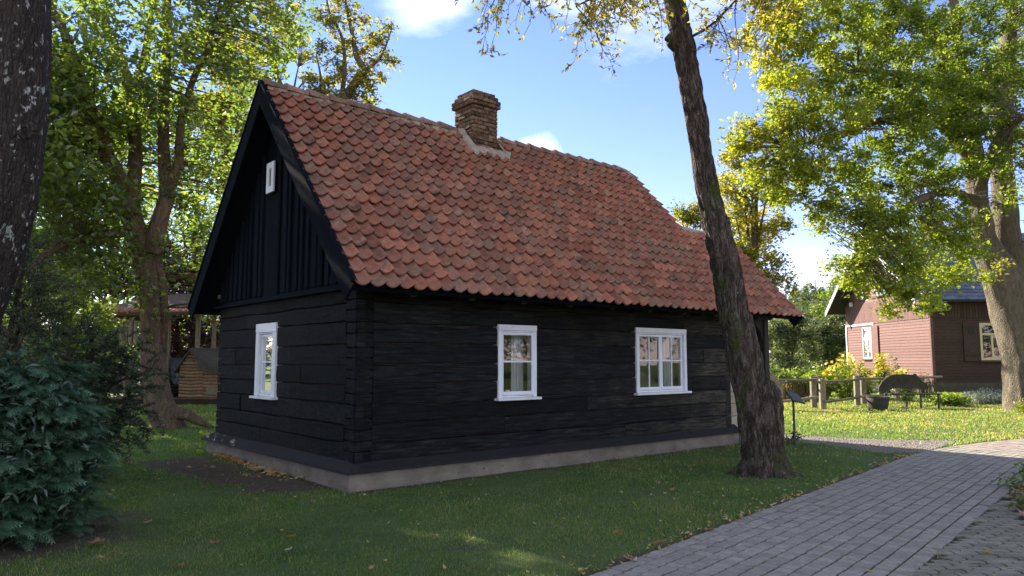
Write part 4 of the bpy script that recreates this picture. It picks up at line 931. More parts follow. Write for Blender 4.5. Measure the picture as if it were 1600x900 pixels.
def linden():
    Y = 24.0
    trunk = (P_((1614, 655, Y), (1612, 640, Y), (1608, 610, Y), (1600, 555, Y), (1586, 485, Y), (1562, 425, Y), (1540, 375, Y), (1530, 310, Y), (1524, 240, Y), (1515, 170, Y), (1500, 90, Y), (1490, 0, Y), (1480, -120, Y)),
             [.95, .76, .68, .62, .68, .54, .36, .3, .28, .22, .18, .15, .05])
    limbs = [trunk,
        (P_((1582, 470, Y+.2), (1580, 410, Y+.3), (1572, 350, Y+.3), (1566, 260, Y+.3), (1570, 150, Y), (1580, 40, Y), (1590, -100, Y)), [.4, .42, .36, .3, .26, .2, .05]),
        (P_((1522, 220, Y), (1490, 165, Y-.8), (1450, 130, Y-1.6), (1400, 115, Y-2.5), (1340, 110, Y-3)), [.2, .17, .13, .09, .03]),
        (P_((1526, 260, Y), (1480, 200, Y-1), (1430, 180, Y-2), (1370, 190, Y-3), (1300, 215, Y-3.5), (1230, 230, Y-4)), [.2, .16, .13, .1, .07, .03]),
        (P_((1515, 170, Y), (1460, 60, Y-1), (1390, 0, Y-2), (1310, -20, Y-3), (1230, 10, Y-3.5)), [.18, .15, .11, .07, .03]),
        (P_((1532, 320, Y), (1490, 300, Y-1.5), (1440, 310, Y-3), (1390, 350, Y-4), (1350, 410, Y-4.5)), [.13, .1, .08, .05, .02]),
        (P_((1530, 300, Y), (1560, 220, Y-2), (1600, 180, Y-4)), [.16, .12, .05])]
    bl = []
    yv = .55
    for (x, y, dY, r, v) in ((1160, 205, -4, .55, .7), (1185, 235, -4, .8, .62), (1215, 180, -4, .8, .55), (1190, 275, -4, .7, .6), (1235, 290, -4, .9, .45), (1200, 110, -3, .7, .7), (1190, 60, -3, .75, .75), (1215, 20, -3, .8, .7), (1260, 90, -3, 1.1, .5), (1265, 20, -3, 1.1, .55),
                             (1260, 200, -3.5, 1.1, .45), (1320, 140, -3, 1.2, .3), (1330, 60, -3, 1.2, .4), (1340, 0, -2, 1.2, .35), (1300, 260, -4, 1.1, .4), (1330, 320, -4, .9, .42), (1290, 340, -4.2, .6, .5), (1370, 270, -3, 1.1, .28), (1375, 200, -3.5, 1.1, .25), (1390, 120, -3, 1.2, .25), (1400, 40, -2.5, 1.3, .25),
                             (1330, 395, -4.4, .62, .45), (1370, 370, -4.2, .75, .4), (1310, 425, -4.6, .45, .5), (1355, 440, -4.5, .62, .42), (1395, 430, -4.4, .65, .4), (1430, 465, -4.4, .5, .4), (1400, 482, -4.4, .38, .45), (1452, 478, -4.3, .36, .45), (1440, 410, -4, .6, .4), (1425, 350, -3.6, .8, .32), (1470, 380, -3.3, .6, .35),
                             (1480, 430, -3.4, .38, .45), (1510, 385, -3.2, .35, .45), (1440, 270, -2.5, 1.1, .22), (1450, 180, -2.5, 1.2, .2), (1460, 90, -2, 1.3, .2), (1470, 10, -1.5, 1.3, .25), (1500, 250, -2.4, .8, .25), (1485, 320, -2.6, .65, .28), (1530, 130, -2, 1.2, .2), (1540, 40, -1.5, 1.3, .25), (1560, 200, -2.4, .9, .25), (1590, 120, -1.5, 1.2, .22),
                             (1600, 240, -2, .9, .28), (1600, 20, -1, 1.4, .25), (1595, 300, -1.8, .5, .3), (1568, 415, -1.4, .3, .75), (1560, 325, -2, .4, .3),
                             (1380, -80, -1, 1.9, .4), (1270, -70, -2, 1.5, .5), (1500, -90, 0, 2, .3), (1640, 60, 0, 2, .3), (1660, 220, -1, 1.6, .3), (1640, -80, 1, 2, .3), (1720, 120, 0, 2, .3), (1700, 330, -2, 1.3, .35), (1490, 425, -3.6, .5, .42), (1520, 400, -3.4, .5, .4), (1450, 440, -4.2, .5, .45), (1535, 430, -3.4, .3, .45), (1470, 350, -3.6, .7, .35), (1500, 360, -3.4, .6, .35), (1410, 445, -4.3, .5, .45), (1495, 200, -3, .9, .22), (1540, 170, -3.2, 1., .22), (1510, 120, -3, 1., .22), (1420, 230, -4, .9, .28), (1450, 150, -4, .9, .25), (1545, 260, -3, .6, .25), (1390, 320, -4, .7, .35), (1350, 350, -4.4, .7, .4), (1415, 400, -4.4, .5, .42), (1300, 190, -4.4, .9, .5), (1250, 250, -4.4, .8, .55), (1230, 140, -4, .8, .6), (1250, 40, -4, .9, .65), (1480, 150, 2.5, 1.8, .2), (1380, 100, 1.5, 1.6, .3), (1600, 100, 3, 1.8, .2)):
        bl.append(B_(x, y, Y+dY, r, 1.35 if dY < -2 else .75, v))
    make_tree('linden_tree', 'big spreading linden with grooved forked trunk and yellowing crown in front of the red house', 'tree', limbs, bl, 'leaf_linden', 'bark_grey', .122, 108000, .25, 26, sides=44, rough=(.045, 5, .9), step=.15, base=(P_((1597, 640, Y))[0][0], Y, 0), upbias=.3, twig=.009)
linden()
def fore_tree():
    Y = 10.7
    g = gnd(1197, 742)
    c = [(1198, 756, 47), (1197, 738, 36), (1189, 690, 29), (1178, 640, 27), (1168, 590, 26), (1158, 540, 24.5), (1145, 490, 23.5), (1139, 450, 23), (1131, 400, 22), (1119, 350, 20.5), (1108, 300, 18.5), (1099, 250, 17.5), (1090, 200, 17), (1081, 150, 16.5), (1072, 100, 16.5), (1063, 50, 16.5), (1054, 0, 16.5), (1044, -60, 15), (1030, -150, 14), (1015, -260, 12), (1000, -400, 6)]
    m = MB(); P, R = catmull([at(x, y, Y) for x, y, w in c], [w*Y/FPX for x, y, w in c], .045)
    loc = np.array([g[0], Y, 0])
    root = thing('leaning_tree', 'dark leaning tree trunk on the lawn in front of the porch with sparse twigs above', 'tree', loc)
    tube(m, P-loc, R, 90, cap=True, rough=(.024, 34, 3.4), lobes=.04)
    for a_ in (-2.6, -1.9, -1.2, -.4, .3, 3.0):
        q = [np.array([math.cos(a_)*r_, math.sin(a_)*r_, z_]) for r_, z_ in ((.16, .22), (.30, .06), (.42, -.01), (.6, -.06))]; Pq, Rq = catmull(q, [.11, .085, .05, .02], .04); tube(m, Pq, Rq, 14, cap=True, rough=(.014, 34, 6))
    P2, R2 = catmull([at(x, y, Y-.12) for x, y in ((1206, 755), (1206, 735), (1203, 700), (1202, 665), (1203, 635), (1202, 612), (1196, 596), (1190, 588))], [.27, .215, .195, .195, .19, .14, .06, .02], .03)
    tube(m, P2-loc, R2, 40, cap=True, rough=(.022, 30, 3.2), lobes=.05)
    # stub of a lost branch
    P3, R3 = catmull([at(1068, 78, Y), at(1054, 70, Y-.05), at(1044, 60, Y-.08), at(1040, 62, Y-.1)], [.1, .085, .06, .03], .03); tube(m, P3-loc, R3, 14, cap=True, rough=(.012, 40, 20))
    m.build('trunk', 'bark_dark', root, True)
    br = MB(); lf = MB(); C = []; D = []
    mains = [(P_((1050, -30, Y), (1000, -70, Y-.3), (930, -80, Y-.6), (840, -60, Y-.8), (770, -30, Y-.8)), .045), (P_((1046, -60, Y), (1000, -40, Y-.8), (950, -15, Y-1.2), (900, 10, Y-1.3)), .03),
             (P_((1056, -20, Y), (1100, -60, Y-.3), (1160, -60, Y-.5), (1230, -30, Y-.6)), .035), (P_((1040, -90, Y), (980, -160, Y+.6), (880, -190, Y+1), (780, -180, Y+1)), .05), (P_((1040, -100, Y), (1120, -180, Y+.5), (1220, -160, Y+1)), .05),
             (P_((1075, 60, Y), (1110, 40, Y-.3), (1150, 0, Y-.5), (1190, -50, Y-.6)), .022)]
    starts = []
    for pts, r in mains:
        q, rr = catmull(np.array(pts)-loc, np.linspace(r, .01, len(pts)), .12); tube(br, q, rr, 6, rough=(.004, 40, 10)); starts += list(q[3:])
    starts = np.array(starts)
    for k in range(240):
        p = starts[rng.integers(len(starts))].copy(); d = rng.normal(size=3)*.8; d[2] = rng.uniform(-1.1, .2); d /= np.linalg.norm(d); pts = [p.copy()]
        L_ = rng.uniform(.35, 1.15)
        for i in range(9):
            d = d+rng.normal(size=3)*.16+np.array([0, 0, -.11]); d /= np.linalg.norm(d); p = p+d*L_/9; pts.append(p.copy())
            if i > 1:
                for _ in range(2):
                    if rng.random() < .55:
                        e = d+rng.normal(size=3)*.8; e[2] -= .25; e /= np.linalg.norm(e); l2 = rng.uniform(.08, .26); q = p+e*l2; tube(br, [p, (p+q)/2+rng.normal(size=3)*.01, q], [.004, .0032, .0018], 3)
                        for f in (.35, .6, .85, 1.):
                            if rng.random() < .85: C.append(p+(q-p)*f); D.append(e)
            if rng.random() < .4: C.append(p.copy()); D.append(d.copy())
        tube(br, pts, np.linspace(.0085, .002, len(pts)), 4)
    leaves(lf, np.array(C), .078, .2, np.array(D), .55, np.clip(rng.normal(.55, .3, len(C)), 0, 1))
    # crown above the frame
    for (x, y, dY, r) in ((1000, -330, 0, 1.6), (860, -330, .5, 1.4), (1150, -340, .5, 1.5), (1000, -480, 0, 1.8), (930, -200, 1, .9), (1200, -230, 1, 1.)):
        c_ = at(x, y, Y+dY)-loc; n = int(2500*r); leaves(lf, c_+rng.normal(size=(n, 3))*r*.5, .075, .2)
    br.build('branches', 'bark_dark', root, True)['kind'] = 'stuff'; lf.build('foliage', 'leaf_yellow', root)['kind'] = 'stuff'
    C = []; 
    for k in range(1500):   # grass and sprouts round the foot
        a = rng.uniform(0, 6.28); r = rng.uniform(.3, .6); C.append((g[0]+r*math.cos(a), Y+r*math.sin(a)*.9, 0))
fore_tree()
def left_trunk():
    Y = 6.3; c = [(-150, 900, 100), (-145, 820, 92), (-130, 700, 84), (-112, 600, 78), (-88, 500, 76), (-62, 430, 74), (-48, 380, 75), (-30, 330, 75), (-20, 280, 74), (-12, 220, 74), (-7, 150, 75), (-4, 80, 75), (-3, 0, 74), (-8, -100, 70), (-18, -250, 64), (-30, -420, 50), (-30, -700, 30)]
    g = at(-150, 860, Y); loc = np.array([g[0], Y, 0]); root = thing('lichen_covered_tree', 'thick dark tree trunk with pale lichen spots at the left edge', 'tree', loc)
    m = MB(); P, R = catmull([at(x, y, Y) for x, y, w in c], [w*Y/FPX for x, y, w in c], .04); tube(m, P-loc, R, 72, cap=True, rough=(.016, 26, 4), lobes=.02); m.build('trunk', 'bark_lichen', root, True)
    k = MB(); c_ = at(43, 205, Y-.28)-loc; a = np.linspace(0, 6.283, 17)[:-1]
    for j, r in enumerate((.055, .038, .02)): pass
    th = np.linspace(0, 6.283, 25); ring = np.stack([.062*np.cos(th), 0*th, .058*np.sin(th)], -1); tube(k, ring[:-1], .018, 8, rough=(.006, 50, 30)); k.v = [v+c_ for v in k.v]
    k.build('knot', 'bark_lichen', root, True)
    br = MB(); lf = MB()
    for (x, y, dY, r) in ((-30, -500, 0, 1.7), (-250, -450, 1, 1.6), (150, -520, .5, 1.3), (-30, -750, 0, 2), (-350, -250, 1, 1.4)):
        e = at(x, y, Y+dY)-loc; s0 = P[-1]-loc if y < -600 else P[-25]-loc
        tube(br, catmull([s0, (s0+e)/2+np.array([0, 0, .3]), e], [.1, .06, .02], .2)[0], .05, 6); n = int(3500*r); leaves(lf, e+rng.normal(size=(n, 3))*r*.5, .11, .2)
    br.build('branches', 'bark_lichen', root, True)['kind'] = 'stuff'; lf.build('foliage', 'leaf_oak', root)['kind'] = 'stuff'
left_trunk()
def thuja():
    base = np.array([-4.62, 6.95, 0]); root = thing('thuja_bush', 'dense blue-green thuja bush with drooping fronds in the left foreground', 'bush', base)
    def spray(seed):
        r = np.random.default_rng(seed); Q = []
        def strip(p, d, n, l, w):
            d = d/np.linalg.norm(d); s = np.cross(n, d); s /= np.linalg.norm(s)
            w = w*.55; Q.append([p, p+d*l*.4+s*w, p+d*l, p+d*l*.4-s*w])
        N = 9
        for i in range(N):
            x = (i+1)/N*.95; p = np.array([x, 0, -.42*x*x+.12*x]); tz = .12-.84*x; ax = np.array([1, 0, tz]); nn = np.array([-tz, 0, 1.])
            strip(p-ax/np.linalg.norm(ax)*.08, ax, nn, .12, .014)
            for sg in (-1, 1):
                L_ = .42*(1-x)**.75*(.5+.5*min(1, x*4))+.07; L_ *= r.uniform(.8, 1.2); d = np.array([.72, sg*.72, tz*.8-.10]); d /= np.linalg.norm(d)
                strip(p, d, nn, L_, .016)
                for j in range(1, 6):
                    q = p+d*L_*j/6.2+np.array([0, 0, -.10*(j/8.)**2*L_])
                    for s2 in (-1, 1):
                        e = d*.8+s2*np.cross(nn, d)*.62; strip(q, e+np.array([0, 0, -.06*j/8.]), nn, max(.04, L_*.34*(1-j/9.)), .0125)
        return np.array(Q).reshape(-1, 3)
    protos = [spray(i) for i in range(4)]; mb = MB()
    def put(p, d, L_, roll, v):
        d = d/np.linalg.norm(d); up = np.array([0, 0, 1.]); y = np.cross(up, d); y /= np.linalg.norm(y); z = np.cross(d, y); y2 = y*math.cos(roll)+z*math.sin(roll); z2 = np.cross(d, y2)
        V = protos[int(rng.integers(4))]; V = p+(V[:, :1]*d+V[:, 1:2]*y2+V[:, 2:]*z2)*L_; n = len(V)//4; x = protos[0][::4, 0]
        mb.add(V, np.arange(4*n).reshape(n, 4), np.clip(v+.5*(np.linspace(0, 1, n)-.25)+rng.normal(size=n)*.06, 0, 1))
    prof = lambda z: .97*math.sqrt(max(.02, 1-((z-.55)/1.30)**2))
    st = MB()
    for k in range(245):
        z = float(np.clip(round(rng.uniform(.05, 1.66)/.19)*.19+rng.normal()*.025, .1, 1.68)); a = rng.uniform(-math.pi*1.12, math.pi*.22) if k % 5 else rng.uniform(0, 6.283); R_ = prof(z)*rng.uniform(.66, 1.06)*(1+.10*math.sin(z*13+a*2))
        o = np.array([math.cos(a), math.sin(a), 0]); c = o*(R_-.32)+np.array([0, 0, z]); v = rng.uniform(.05, .5)
        tube(st, [np.array([0, 0, z*.55]), c*.6+np.array([0, 0, z*.33]), c], [.02, .013, .007], 4)
        pk = rng.uniform(.0, .3)
        for j in range(7):
            b = a+rng.uniform(-.8, .8); d = np.array([math.cos(b), math.sin(b), pk+rng.normal()*.07]); put(c+rng.normal(size=3)*np.array([.06, .06, .02]), d, rng.uniform(.15, .31), rng.normal()*.35, v)
    for k in range(26):
        b = rng.uniform(0, 6.283); d = np.array([math.cos(b), math.sin(b), rng.uniform(.2, .9)]); put(np.array([rng.normal()*.15, rng.normal()*.15, 1.42+rng.uniform(-.1, .1)]), d, rng.uniform(.25, .4), rng.normal()*.3, rng.uniform(.1, .5))
    # shaded inner mass
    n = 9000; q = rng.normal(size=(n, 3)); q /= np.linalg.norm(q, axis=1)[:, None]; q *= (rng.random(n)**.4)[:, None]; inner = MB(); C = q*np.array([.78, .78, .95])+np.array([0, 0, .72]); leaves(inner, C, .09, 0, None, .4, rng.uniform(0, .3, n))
    mb.v += inner.v; mb.f += [f+mb.n for f in inner.f]; mb.a += inner.a; mb.n += inner.n
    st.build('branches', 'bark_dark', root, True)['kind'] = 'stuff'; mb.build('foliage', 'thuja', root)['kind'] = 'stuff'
thuja()
def needle_bush(name, label, cat, base, shoots, leafm, n_per=46, size=.035, group=None, ln=(.3, .7)):
    """dark yew-like bush: drooping shoots lined with short needles"""
    root = thing(name, label, cat, base, 0, group); st = MB(); lf = MB(); C = []; D = []; VV = []
    for (c, r, n) in shoots:
        c = np.array(c)-np.array(base)
        for k in range(n):
            p = c+rng.normal(size=3)*r*np.array([.55, .55, .45]); d = p-c*np.array([1, 1, .9]); d = d/(np.linalg.norm(d)+.1)+rng.normal(size=3)*.3; L_ = rng.uniform(*ln); pts = [p.copy()]; v = rng.uniform(0, .7)
            for i in range(7):
                d = d+rng.normal(size=3)*.1+np.array([0, 0, -.10]); d /= np.linalg.norm(d); q = p+d*L_/7
                for _ in range(n_per//7):
                    f = rng.random(); sd_ = rng.normal(size=3); sd_[2] *= .35; C.append(p+(q-p)*f+sd_*.012); D.append(d*.7+sd_*.8); VV.append(v)
                p = q; pts.append(p.copy())
            tube(st, pts, np.linspace(.008, .003, len(pts)), 3)
        tube(st, [np.array([0, 0, 0]), c*.5+rng.normal(size=3)*.1, c], [.05, .035, .02], 5)
    leaves(lf, np.array(C), size, .3, np.array(D), .3, np.clip(np.array(VV)+rng.uniform(0, .3, len(VV)), 0, 1))
    st.build('branches', 'bark_dark', root, True)['kind'] = 'stuff'; lf.build('foliage', leafm, root)['kind'] = 'stuff'; return root
Yb = 10.2
needle_bush('yew_bush', 'dark yew bush with drooping shoots behind the thuja bush', 'bush', (gnd(130, 700)[0]-.5, Yb, 0),
    [(at(x, y, Yb+dy), r, n) for x, y, dy, r, n in ((150, 620, 0, .45, 70), (185, 655, -.2, .30, 30), (120, 560, .1, .45, 60), (170, 560, .3, .3, 30), (90, 640, 0, .5, 60), (155, 680, -.2, .3, 30), (60, 560, .3, .5, 50), (200, 590, .2, .28, 30), (110, 700, 0, .4, 40))], 'leaf_dark', size=.052, ln=(.2, .42), n_per=84)
needle_bush('spruce_sapling', 'blue-green spruce boughs beside the lichen covered trunk', 'bush', (at(10, 560, 9.0)[0]-.3, 9.0, 0),
    [(at(x, y, 9.0+dy), r, n) for x, y, dy, r, n in ((10, 430, 0, .4, 55), (40, 400, .2, .25, 25), (-10, 480, 0, .5, 55), (35, 490, .2, .3, 40), (60, 455, .2, .2, 18), (20, 540, 0, .4, 50), (-30, 400, 0, .4, 30))], 'leaf_dark', size=.04, ln=(.3, .6))

def simple_tree(name, label, px, pyb, Y, blobs, leafm, barkm, size, n, r0=.15, group=None, sub=.4, nsub=12, top=None, **k):
    X = at(px, pyb, Y)[0]; zs = max(b[0][2] for b in blobs); cx = np.mean([b[0] for b in blobs], 0)
    tr = ([(X, Y, -.05), (X+(cx[0]-X)*.3, Y+(cx[1]-Y)*.3, zs*.35), (cx[0], cx[1], zs*.65), (cx[0]+.2, cx[1], zs*.95)], [r0*1.3, r0, r0*.6, r0*.15])
    limbs = [tr]
    for b in blobs[:7]:
        h = rng.uniform(.35, .7)*b[0][2]; s = np.array([X+(cx[0]-X)*.7, Y+(cx[1]-Y)*.7, h]); e = np.array(b[0]); limbs.append(([s, (s+e)/2+np.array([0, 0, .2]), e], [r0*.45, r0*.3, r0*.1]))
    return make_tree(name, label, 'tree', limbs, blobs, leafm, barkm, size, n, sub, nsub, group, base=(X, Y, 0), **k)
# sparse yellowing tree rising behind the ridge
Yt = 25.
make_tree('ash_tree', 'sparse yellowing tree rising behind the ridge left of the chimney', 'tree',
    [(P_((520, 590, Yt), (520, 300, Yt), (528, 185, Yt), (548, 140, Yt), (569, 111, Yt), (557, 89, Yt), (551, 55, Yt), (541, 10, Yt), (535, -40, Yt)), [.3, .24, .2, .16, .14, .1, .07, .05, .02]),
     (P_((566, 112, Yt), (592, 94, Yt), (603, 72, Yt), (612, 45, Yt)), [.07, .05, .035, .015]), (P_((528, 170, Yt), (538, 120, Yt), (535, 60, Yt), (515, 20, Yt), (508, -20, Yt)), [.1, .08, .06, .04, .02]),
     (P_((522, 200, Yt), (500, 155, Yt), (502, 125, Yt), (494, 85, Yt)), [.1, .07, .05, .02])],
    [B_(x, y, Yt+dy, r) for x, y, dy, r in ((512, 20, 0, .55), (530, 45, 0, .5), (560, 25, 0, .45), (545, 75, .3, .5), (580, 60, 0, .35), (600, 45, 0, .4), (612, 95, 0, .35), (590, 75, 0, .45), (575, 90, .2, .45), (560, 130, 0, .5), (585, 125, 0, .45), (525, 110, 0, .6), (500, 130, 0, .5), (520, 155, 0, .5), (490, 150, 0, .45), (555, 160, 0, .5), (580, 155, 0, .35), (540, 0, 0, .4), (500, -30, 0, .6), (540, -40, 0, .5), (515, 75, 0, .4))],
    'leaf_yellow', 'bark_grey', .15, 5200, .24, 22, twig=.014, base=(at(520, 590, Yt)[0], Yt, 0))
Yt = 27.
make_tree('birch_tree', 'tree with pale bare limbs and thin foliage behind the gable peak', 'tree',
    [(P_((470, 590, Yt), (465, 300, Yt), (455, 170, Yt), (436, 130, Yt), (425, 90, Yt), (415, 40, Yt)), [.3, .24, .16, .12, .09, .04]), (P_((455, 170, Yt), (460, 135, Yt), (466, 105, Yt)), [.06, .04, .02]), (P_((450, 160, Yt), (480, 120, Yt)), [.05, .02])],
    [B_(x, y, Yt+dy, r) for x, y, dy, r in ((400, 70, 0, .8), (430, 40, 0, .7), (440, 80, 0, .5), (470, 75, 0, .5), (420, 105, 0, .6), (455, 55, 0, .5), (485, 90, 0, .45), (445, 20, 0, .7), (400, 10, 0, .9), (380, 130, 0, .8), (488, 120, 0, .35))],
    'leaf_yellow', 'bark_grey', .15, 3600, .26, 18, twig=.012, base=(at(470, 590, Yt)[0], Yt, 0))
simple_tree('golden_tree', 'golden green tree seen between the maple and the gable', 365, 570, 31, [B_(x, y, 31, r) for x, y, r in ((365, 90, 1.2), (355, 140, 1.2), (375, 180, 1.1), (340, 60, 1.0), (350, 210, 1.), (380, 120, 1.), (330, 170, 1.))], 'leaf_yellow', 'bark_brown', .2, 7000, .14)
bgt = [('dense green tree at the left edge behind the lichen covered trunk', -10, 23, ((-10, 230, 1.7), (20, 150, 1.5), (-40, 320, 1.7), (30, 300, 1.4), (-70, 180, 1.8), (10, 60, 1.4), (60, 260, 1.), (60, 420, 1.2), (20, 420, 1.4)), 'leaf_oak', 13000),
       ('shady green tree behind the pavilion roof', 300, 36, ((300, 330, 1.9), (330, 260, 1.9), (270, 250, 2.), (300, 400, 1.7), (340, 380, 1.6), (310, 180, 2)), 'leaf_oak', 9000),
       ('bushy green tree behind the maple trunk', 180, 38, ((180, 300, 2.2), (150, 230, 2.2), (210, 370, 1.9), (160, 400, 1.9), (130, 330, 1.9), (200, 180, 2)), 'leaf_oak', 9000),
       ('dark conifer-like tree between the trunks at the left', 105, 33, ((105, 230, 1.1), (110, 310, 1.5), (100, 170, .8), (95, 390, 1.8), (115, 440, 1.9)), 'leaf_dark', 9000),
       ('tall green tree at the far left edge', 30, 40, ((40, 250, 2.4), (60, 380, 2.4), (90, 120, 2.2), (20, 130, 2.4)), 'leaf_oak', 8000),
       ('purple-leaved tree above the pavilion roof', 280, 33, ((275, 425, 1.2), (250, 400, 1.0), (310, 440, 1.1), (240, 445, .9), (325, 520, 1.0), (290, 530, 1.2), (200, 450, 1.)), 'leaf_purple', 7000)]
for lb, px, Y, bs, lm_, n in bgt:
    simple_tree('background_tree', lb, px, 590, Y, [B_(x, y, Y+rng.uniform(-1, 1), r) for x, y, r in bs], lm_, 'bark_brown', .22, int(n*.68), .16, sub=.55, nsub=9)
for lb, px, Y, bs, lm_, n in (('light-speckled shrub beneath the maple at the left', 110, 20, ((100, 480, .9), (140, 500, .9), (70, 500, .9), (120, 540, .9), (160, 540, .6), (60, 560, .8), (90, 440, .8), (130, 450, .7)), 'leaf_oak', 6500),
                              ('dark shrub low beside the pavilion posts', 165, 24, ((140, 590, .7), (150, 610, .5), (120, 590, .8)), 'leaf_dark', 4000),
                              ('pale green shrub beyond the log hut', 325, 37, ((320, 520, 1.1), (340, 540, 1.), (300, 540, 1.), (350, 500, .9)), 'leaf_willow', 3500)):
    simple_tree('shrub', lb, px, 590, Y, [B_(x, y, Y+rng.uniform(-.5, .5), r) for x, y, r in bs], lm_, 'bark_brown', .12, n, .05, sub=.35, nsub=14)
def forest(name, label, x0, x1, Y0, Y1, zf, n, size, lm_, seed=0):
    mb = MB(); k = n//160; tr = MB()
    for i in range(k):
        X = rng.uniform(x0, x1); Y = rng.uniform(Y0, Y1); z = zf(X)*rng.uniform(.08, 1.0)**.8; r = rng.uniform(.5, 1.2)*(size*6); C = np.array([X, Y, z])+rng.normal(size=(160, 3))*r*np.array([.5, .5, .4]); C[:, 2] = np.abs(C[:, 2])
        leaves(mb, C, size, .3, None, .7, np.clip(rng.uniform(0, .7)+rng.uniform(0, .3, 160), 0, 1))
    o = mb.build(name, lm_); tag(o, label, 'woodland'); o['kind'] = 'stuff'
forest('woodland', 'dim mass of woodland closing the view at the left', -75, -8, 46, 60, lambda X: 9+3*math.sin(X*.3), 42000, .42, 'leaf_oak')
forest('woodland', 'dark undergrowth below the woodland at the left', -60, -12, 40, 46, lambda X: 2.6, 16000, .32, 'leaf_dark')
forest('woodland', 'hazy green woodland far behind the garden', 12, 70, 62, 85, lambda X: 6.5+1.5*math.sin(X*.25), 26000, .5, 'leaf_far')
forest('woodland', 'trees outside the frame on the right, mirrored in the window panes', 36, 60, -16, 26, lambda X: 17+2*math.sin(X*.4), 38000, .45, 'leaf_oak')
for lb, X, Y in (('unseen tall tree added outside the frame on the left to shade the near lawn', -12.9, 17.0),):  # out of view, added for the shade it casts on the lawn
    make_tree('shade_tree', lb, 'tree', [([(X, Y, -.1), (X, Y, 3), (X+.2, Y, 6), (X, Y, 9)], [.4, .3, .2, .06])], [(np.array([X+a, Y+b, z]), r, 1.) for a, b, z, r in ((0, 0, 7.5, 2.4), (-2, 1, 6, 2), (2.2, -.5, 6, 2), (1.5, 1.5, 8, 2), (0, -2, 5.5, 1.8), (-1, 1, 10, 2), (2.6, 1.5, 4.6, 1.5), (1, -3, 7.5, 1.7))], 'leaf_oak', 'bark_brown', .2, 15000, .6, 9, twigs=False, base=(X, Y, 0))
# ---- right background
Yt = 36.
simple_tree('yellowing_tree', 'loose yellow-green tree behind the far end of the tiled roof', 1165, 590, Yt, [B_(x, y, Yt+dy, r) for x, y, dy, r in ((1175, 240, 0, 1.0), (1160, 290, 0, 1.3), (1200, 300, 0, 1.2), (1150, 340, 0, 1.3), (1190, 360, 1, 1.4), (1165, 400, 0, 1.4), (1205, 420, 0, 1.0), (1215, 350, 0, .7), (1140, 400, 0, 1.2), (1220, 450, 0, .7), (1180, 450, 0, 1.2), (1150, 250, 0, .7))], 'leaf_yellow', 'bark_brown', .17, 14000, .22, nsub=14)
simple_tree('small_yellow_tree', 'small pale yellow tree top just above the low end of the tiled roof', 1085, 590, 34, [B_(x, y, 34, r) for x, y, r in ((1072, 340, .5), (1090, 345, .5), (1062, 330, .3), (1098, 330, .35), (1085, 325, .35))], 'leaf_yellow', 'bark_brown', .15, 1800, .12)
for lb, px, Y, bs, lm_, n in (('silvery willow bush behind the garden, left half', 1235, 41, ((1228, 508, 1.0), (1215, 530, 1.0), (1250, 520, 1.1), (1225, 560, .9), (1205, 515, .8), (1260, 550, .9)), 'leaf_willow', 7000),
                              ('round green bush between the willow and the red house', 1290, 54, ((1295, 515, 1.3), (1280, 540, 1.3), (1305, 540, 1.2), (1275, 520, 1.1), (1308, 490, .9), (1315, 515, .9), (1290, 570, 1.)), 'leaf_far', 8000),
                              ('bright green young tree beside the red house eave', 1300, 62, ((1300, 460, 1.2), (1310, 440, 1.1), (1290, 480, 1.1)), 'leaf_garden', 2600)):
    simple_tree('garden_tree', lb, px, 590, Y, [B_(x, y, Y+rng.uniform(-.5, .5), r) for x, y, r in bs], lm_, 'bark_dark', .17, n, .13, sub=.4, nsub=14)
def pine(label, px, top, Y, h):
    X = at(px, top, Y)[0]; zt = at(px, top, Y)[2]; bl = []
    for k in range(7): q = k/6; bl.append((np.array([X+rng.normal()*.8, Y+rng.normal()*.6, zt-.8-q*h*.6]), (.7+1.9*q**.7)*rng.uniform(.8, 1.15), 1.))
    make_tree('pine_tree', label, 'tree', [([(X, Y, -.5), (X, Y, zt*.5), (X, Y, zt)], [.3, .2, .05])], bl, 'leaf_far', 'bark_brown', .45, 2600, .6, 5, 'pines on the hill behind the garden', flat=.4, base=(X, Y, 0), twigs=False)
PN = ['hazy pine on the far hill just right of the yellowing tree', 'lower hazy pine tucked behind the leftmost pines of the hill', 'hazy far pine left of the highest crown on the hill', 'highest hazy pine crown on the far hill below the cloud', 'hazy far pine right of the highest crown on the hill', 'hazy far pine near the left eave of the red house', 'hazy far pine touching the sky above the round green bush', 'leftmost hazy pine half hidden by the yellowing tree', 'nearer darker pine low on the hill above the willow bush', 'nearer darker pine low in the middle of the far hill', 'nearer darker pine low on the hill above the round bush', 'hazy far pine mostly hidden behind the red house gable', 'rightmost hazy far pine hidden behind the linden leaves and red house']
for i, (px, top, Y) in enumerate(((1240, 446, 120), (1252, 452, 112), (1262, 440, 125), (1274, 437, 118), (1286, 443, 122), (1298, 448, 115), (1310, 452, 120), (1228, 452, 118), (1246, 470, 100), (1270, 468, 98), (1292, 470, 102), (1325, 450, 118), (1340, 446, 122))):
    pine(PN[i], px, top, Y, 10)
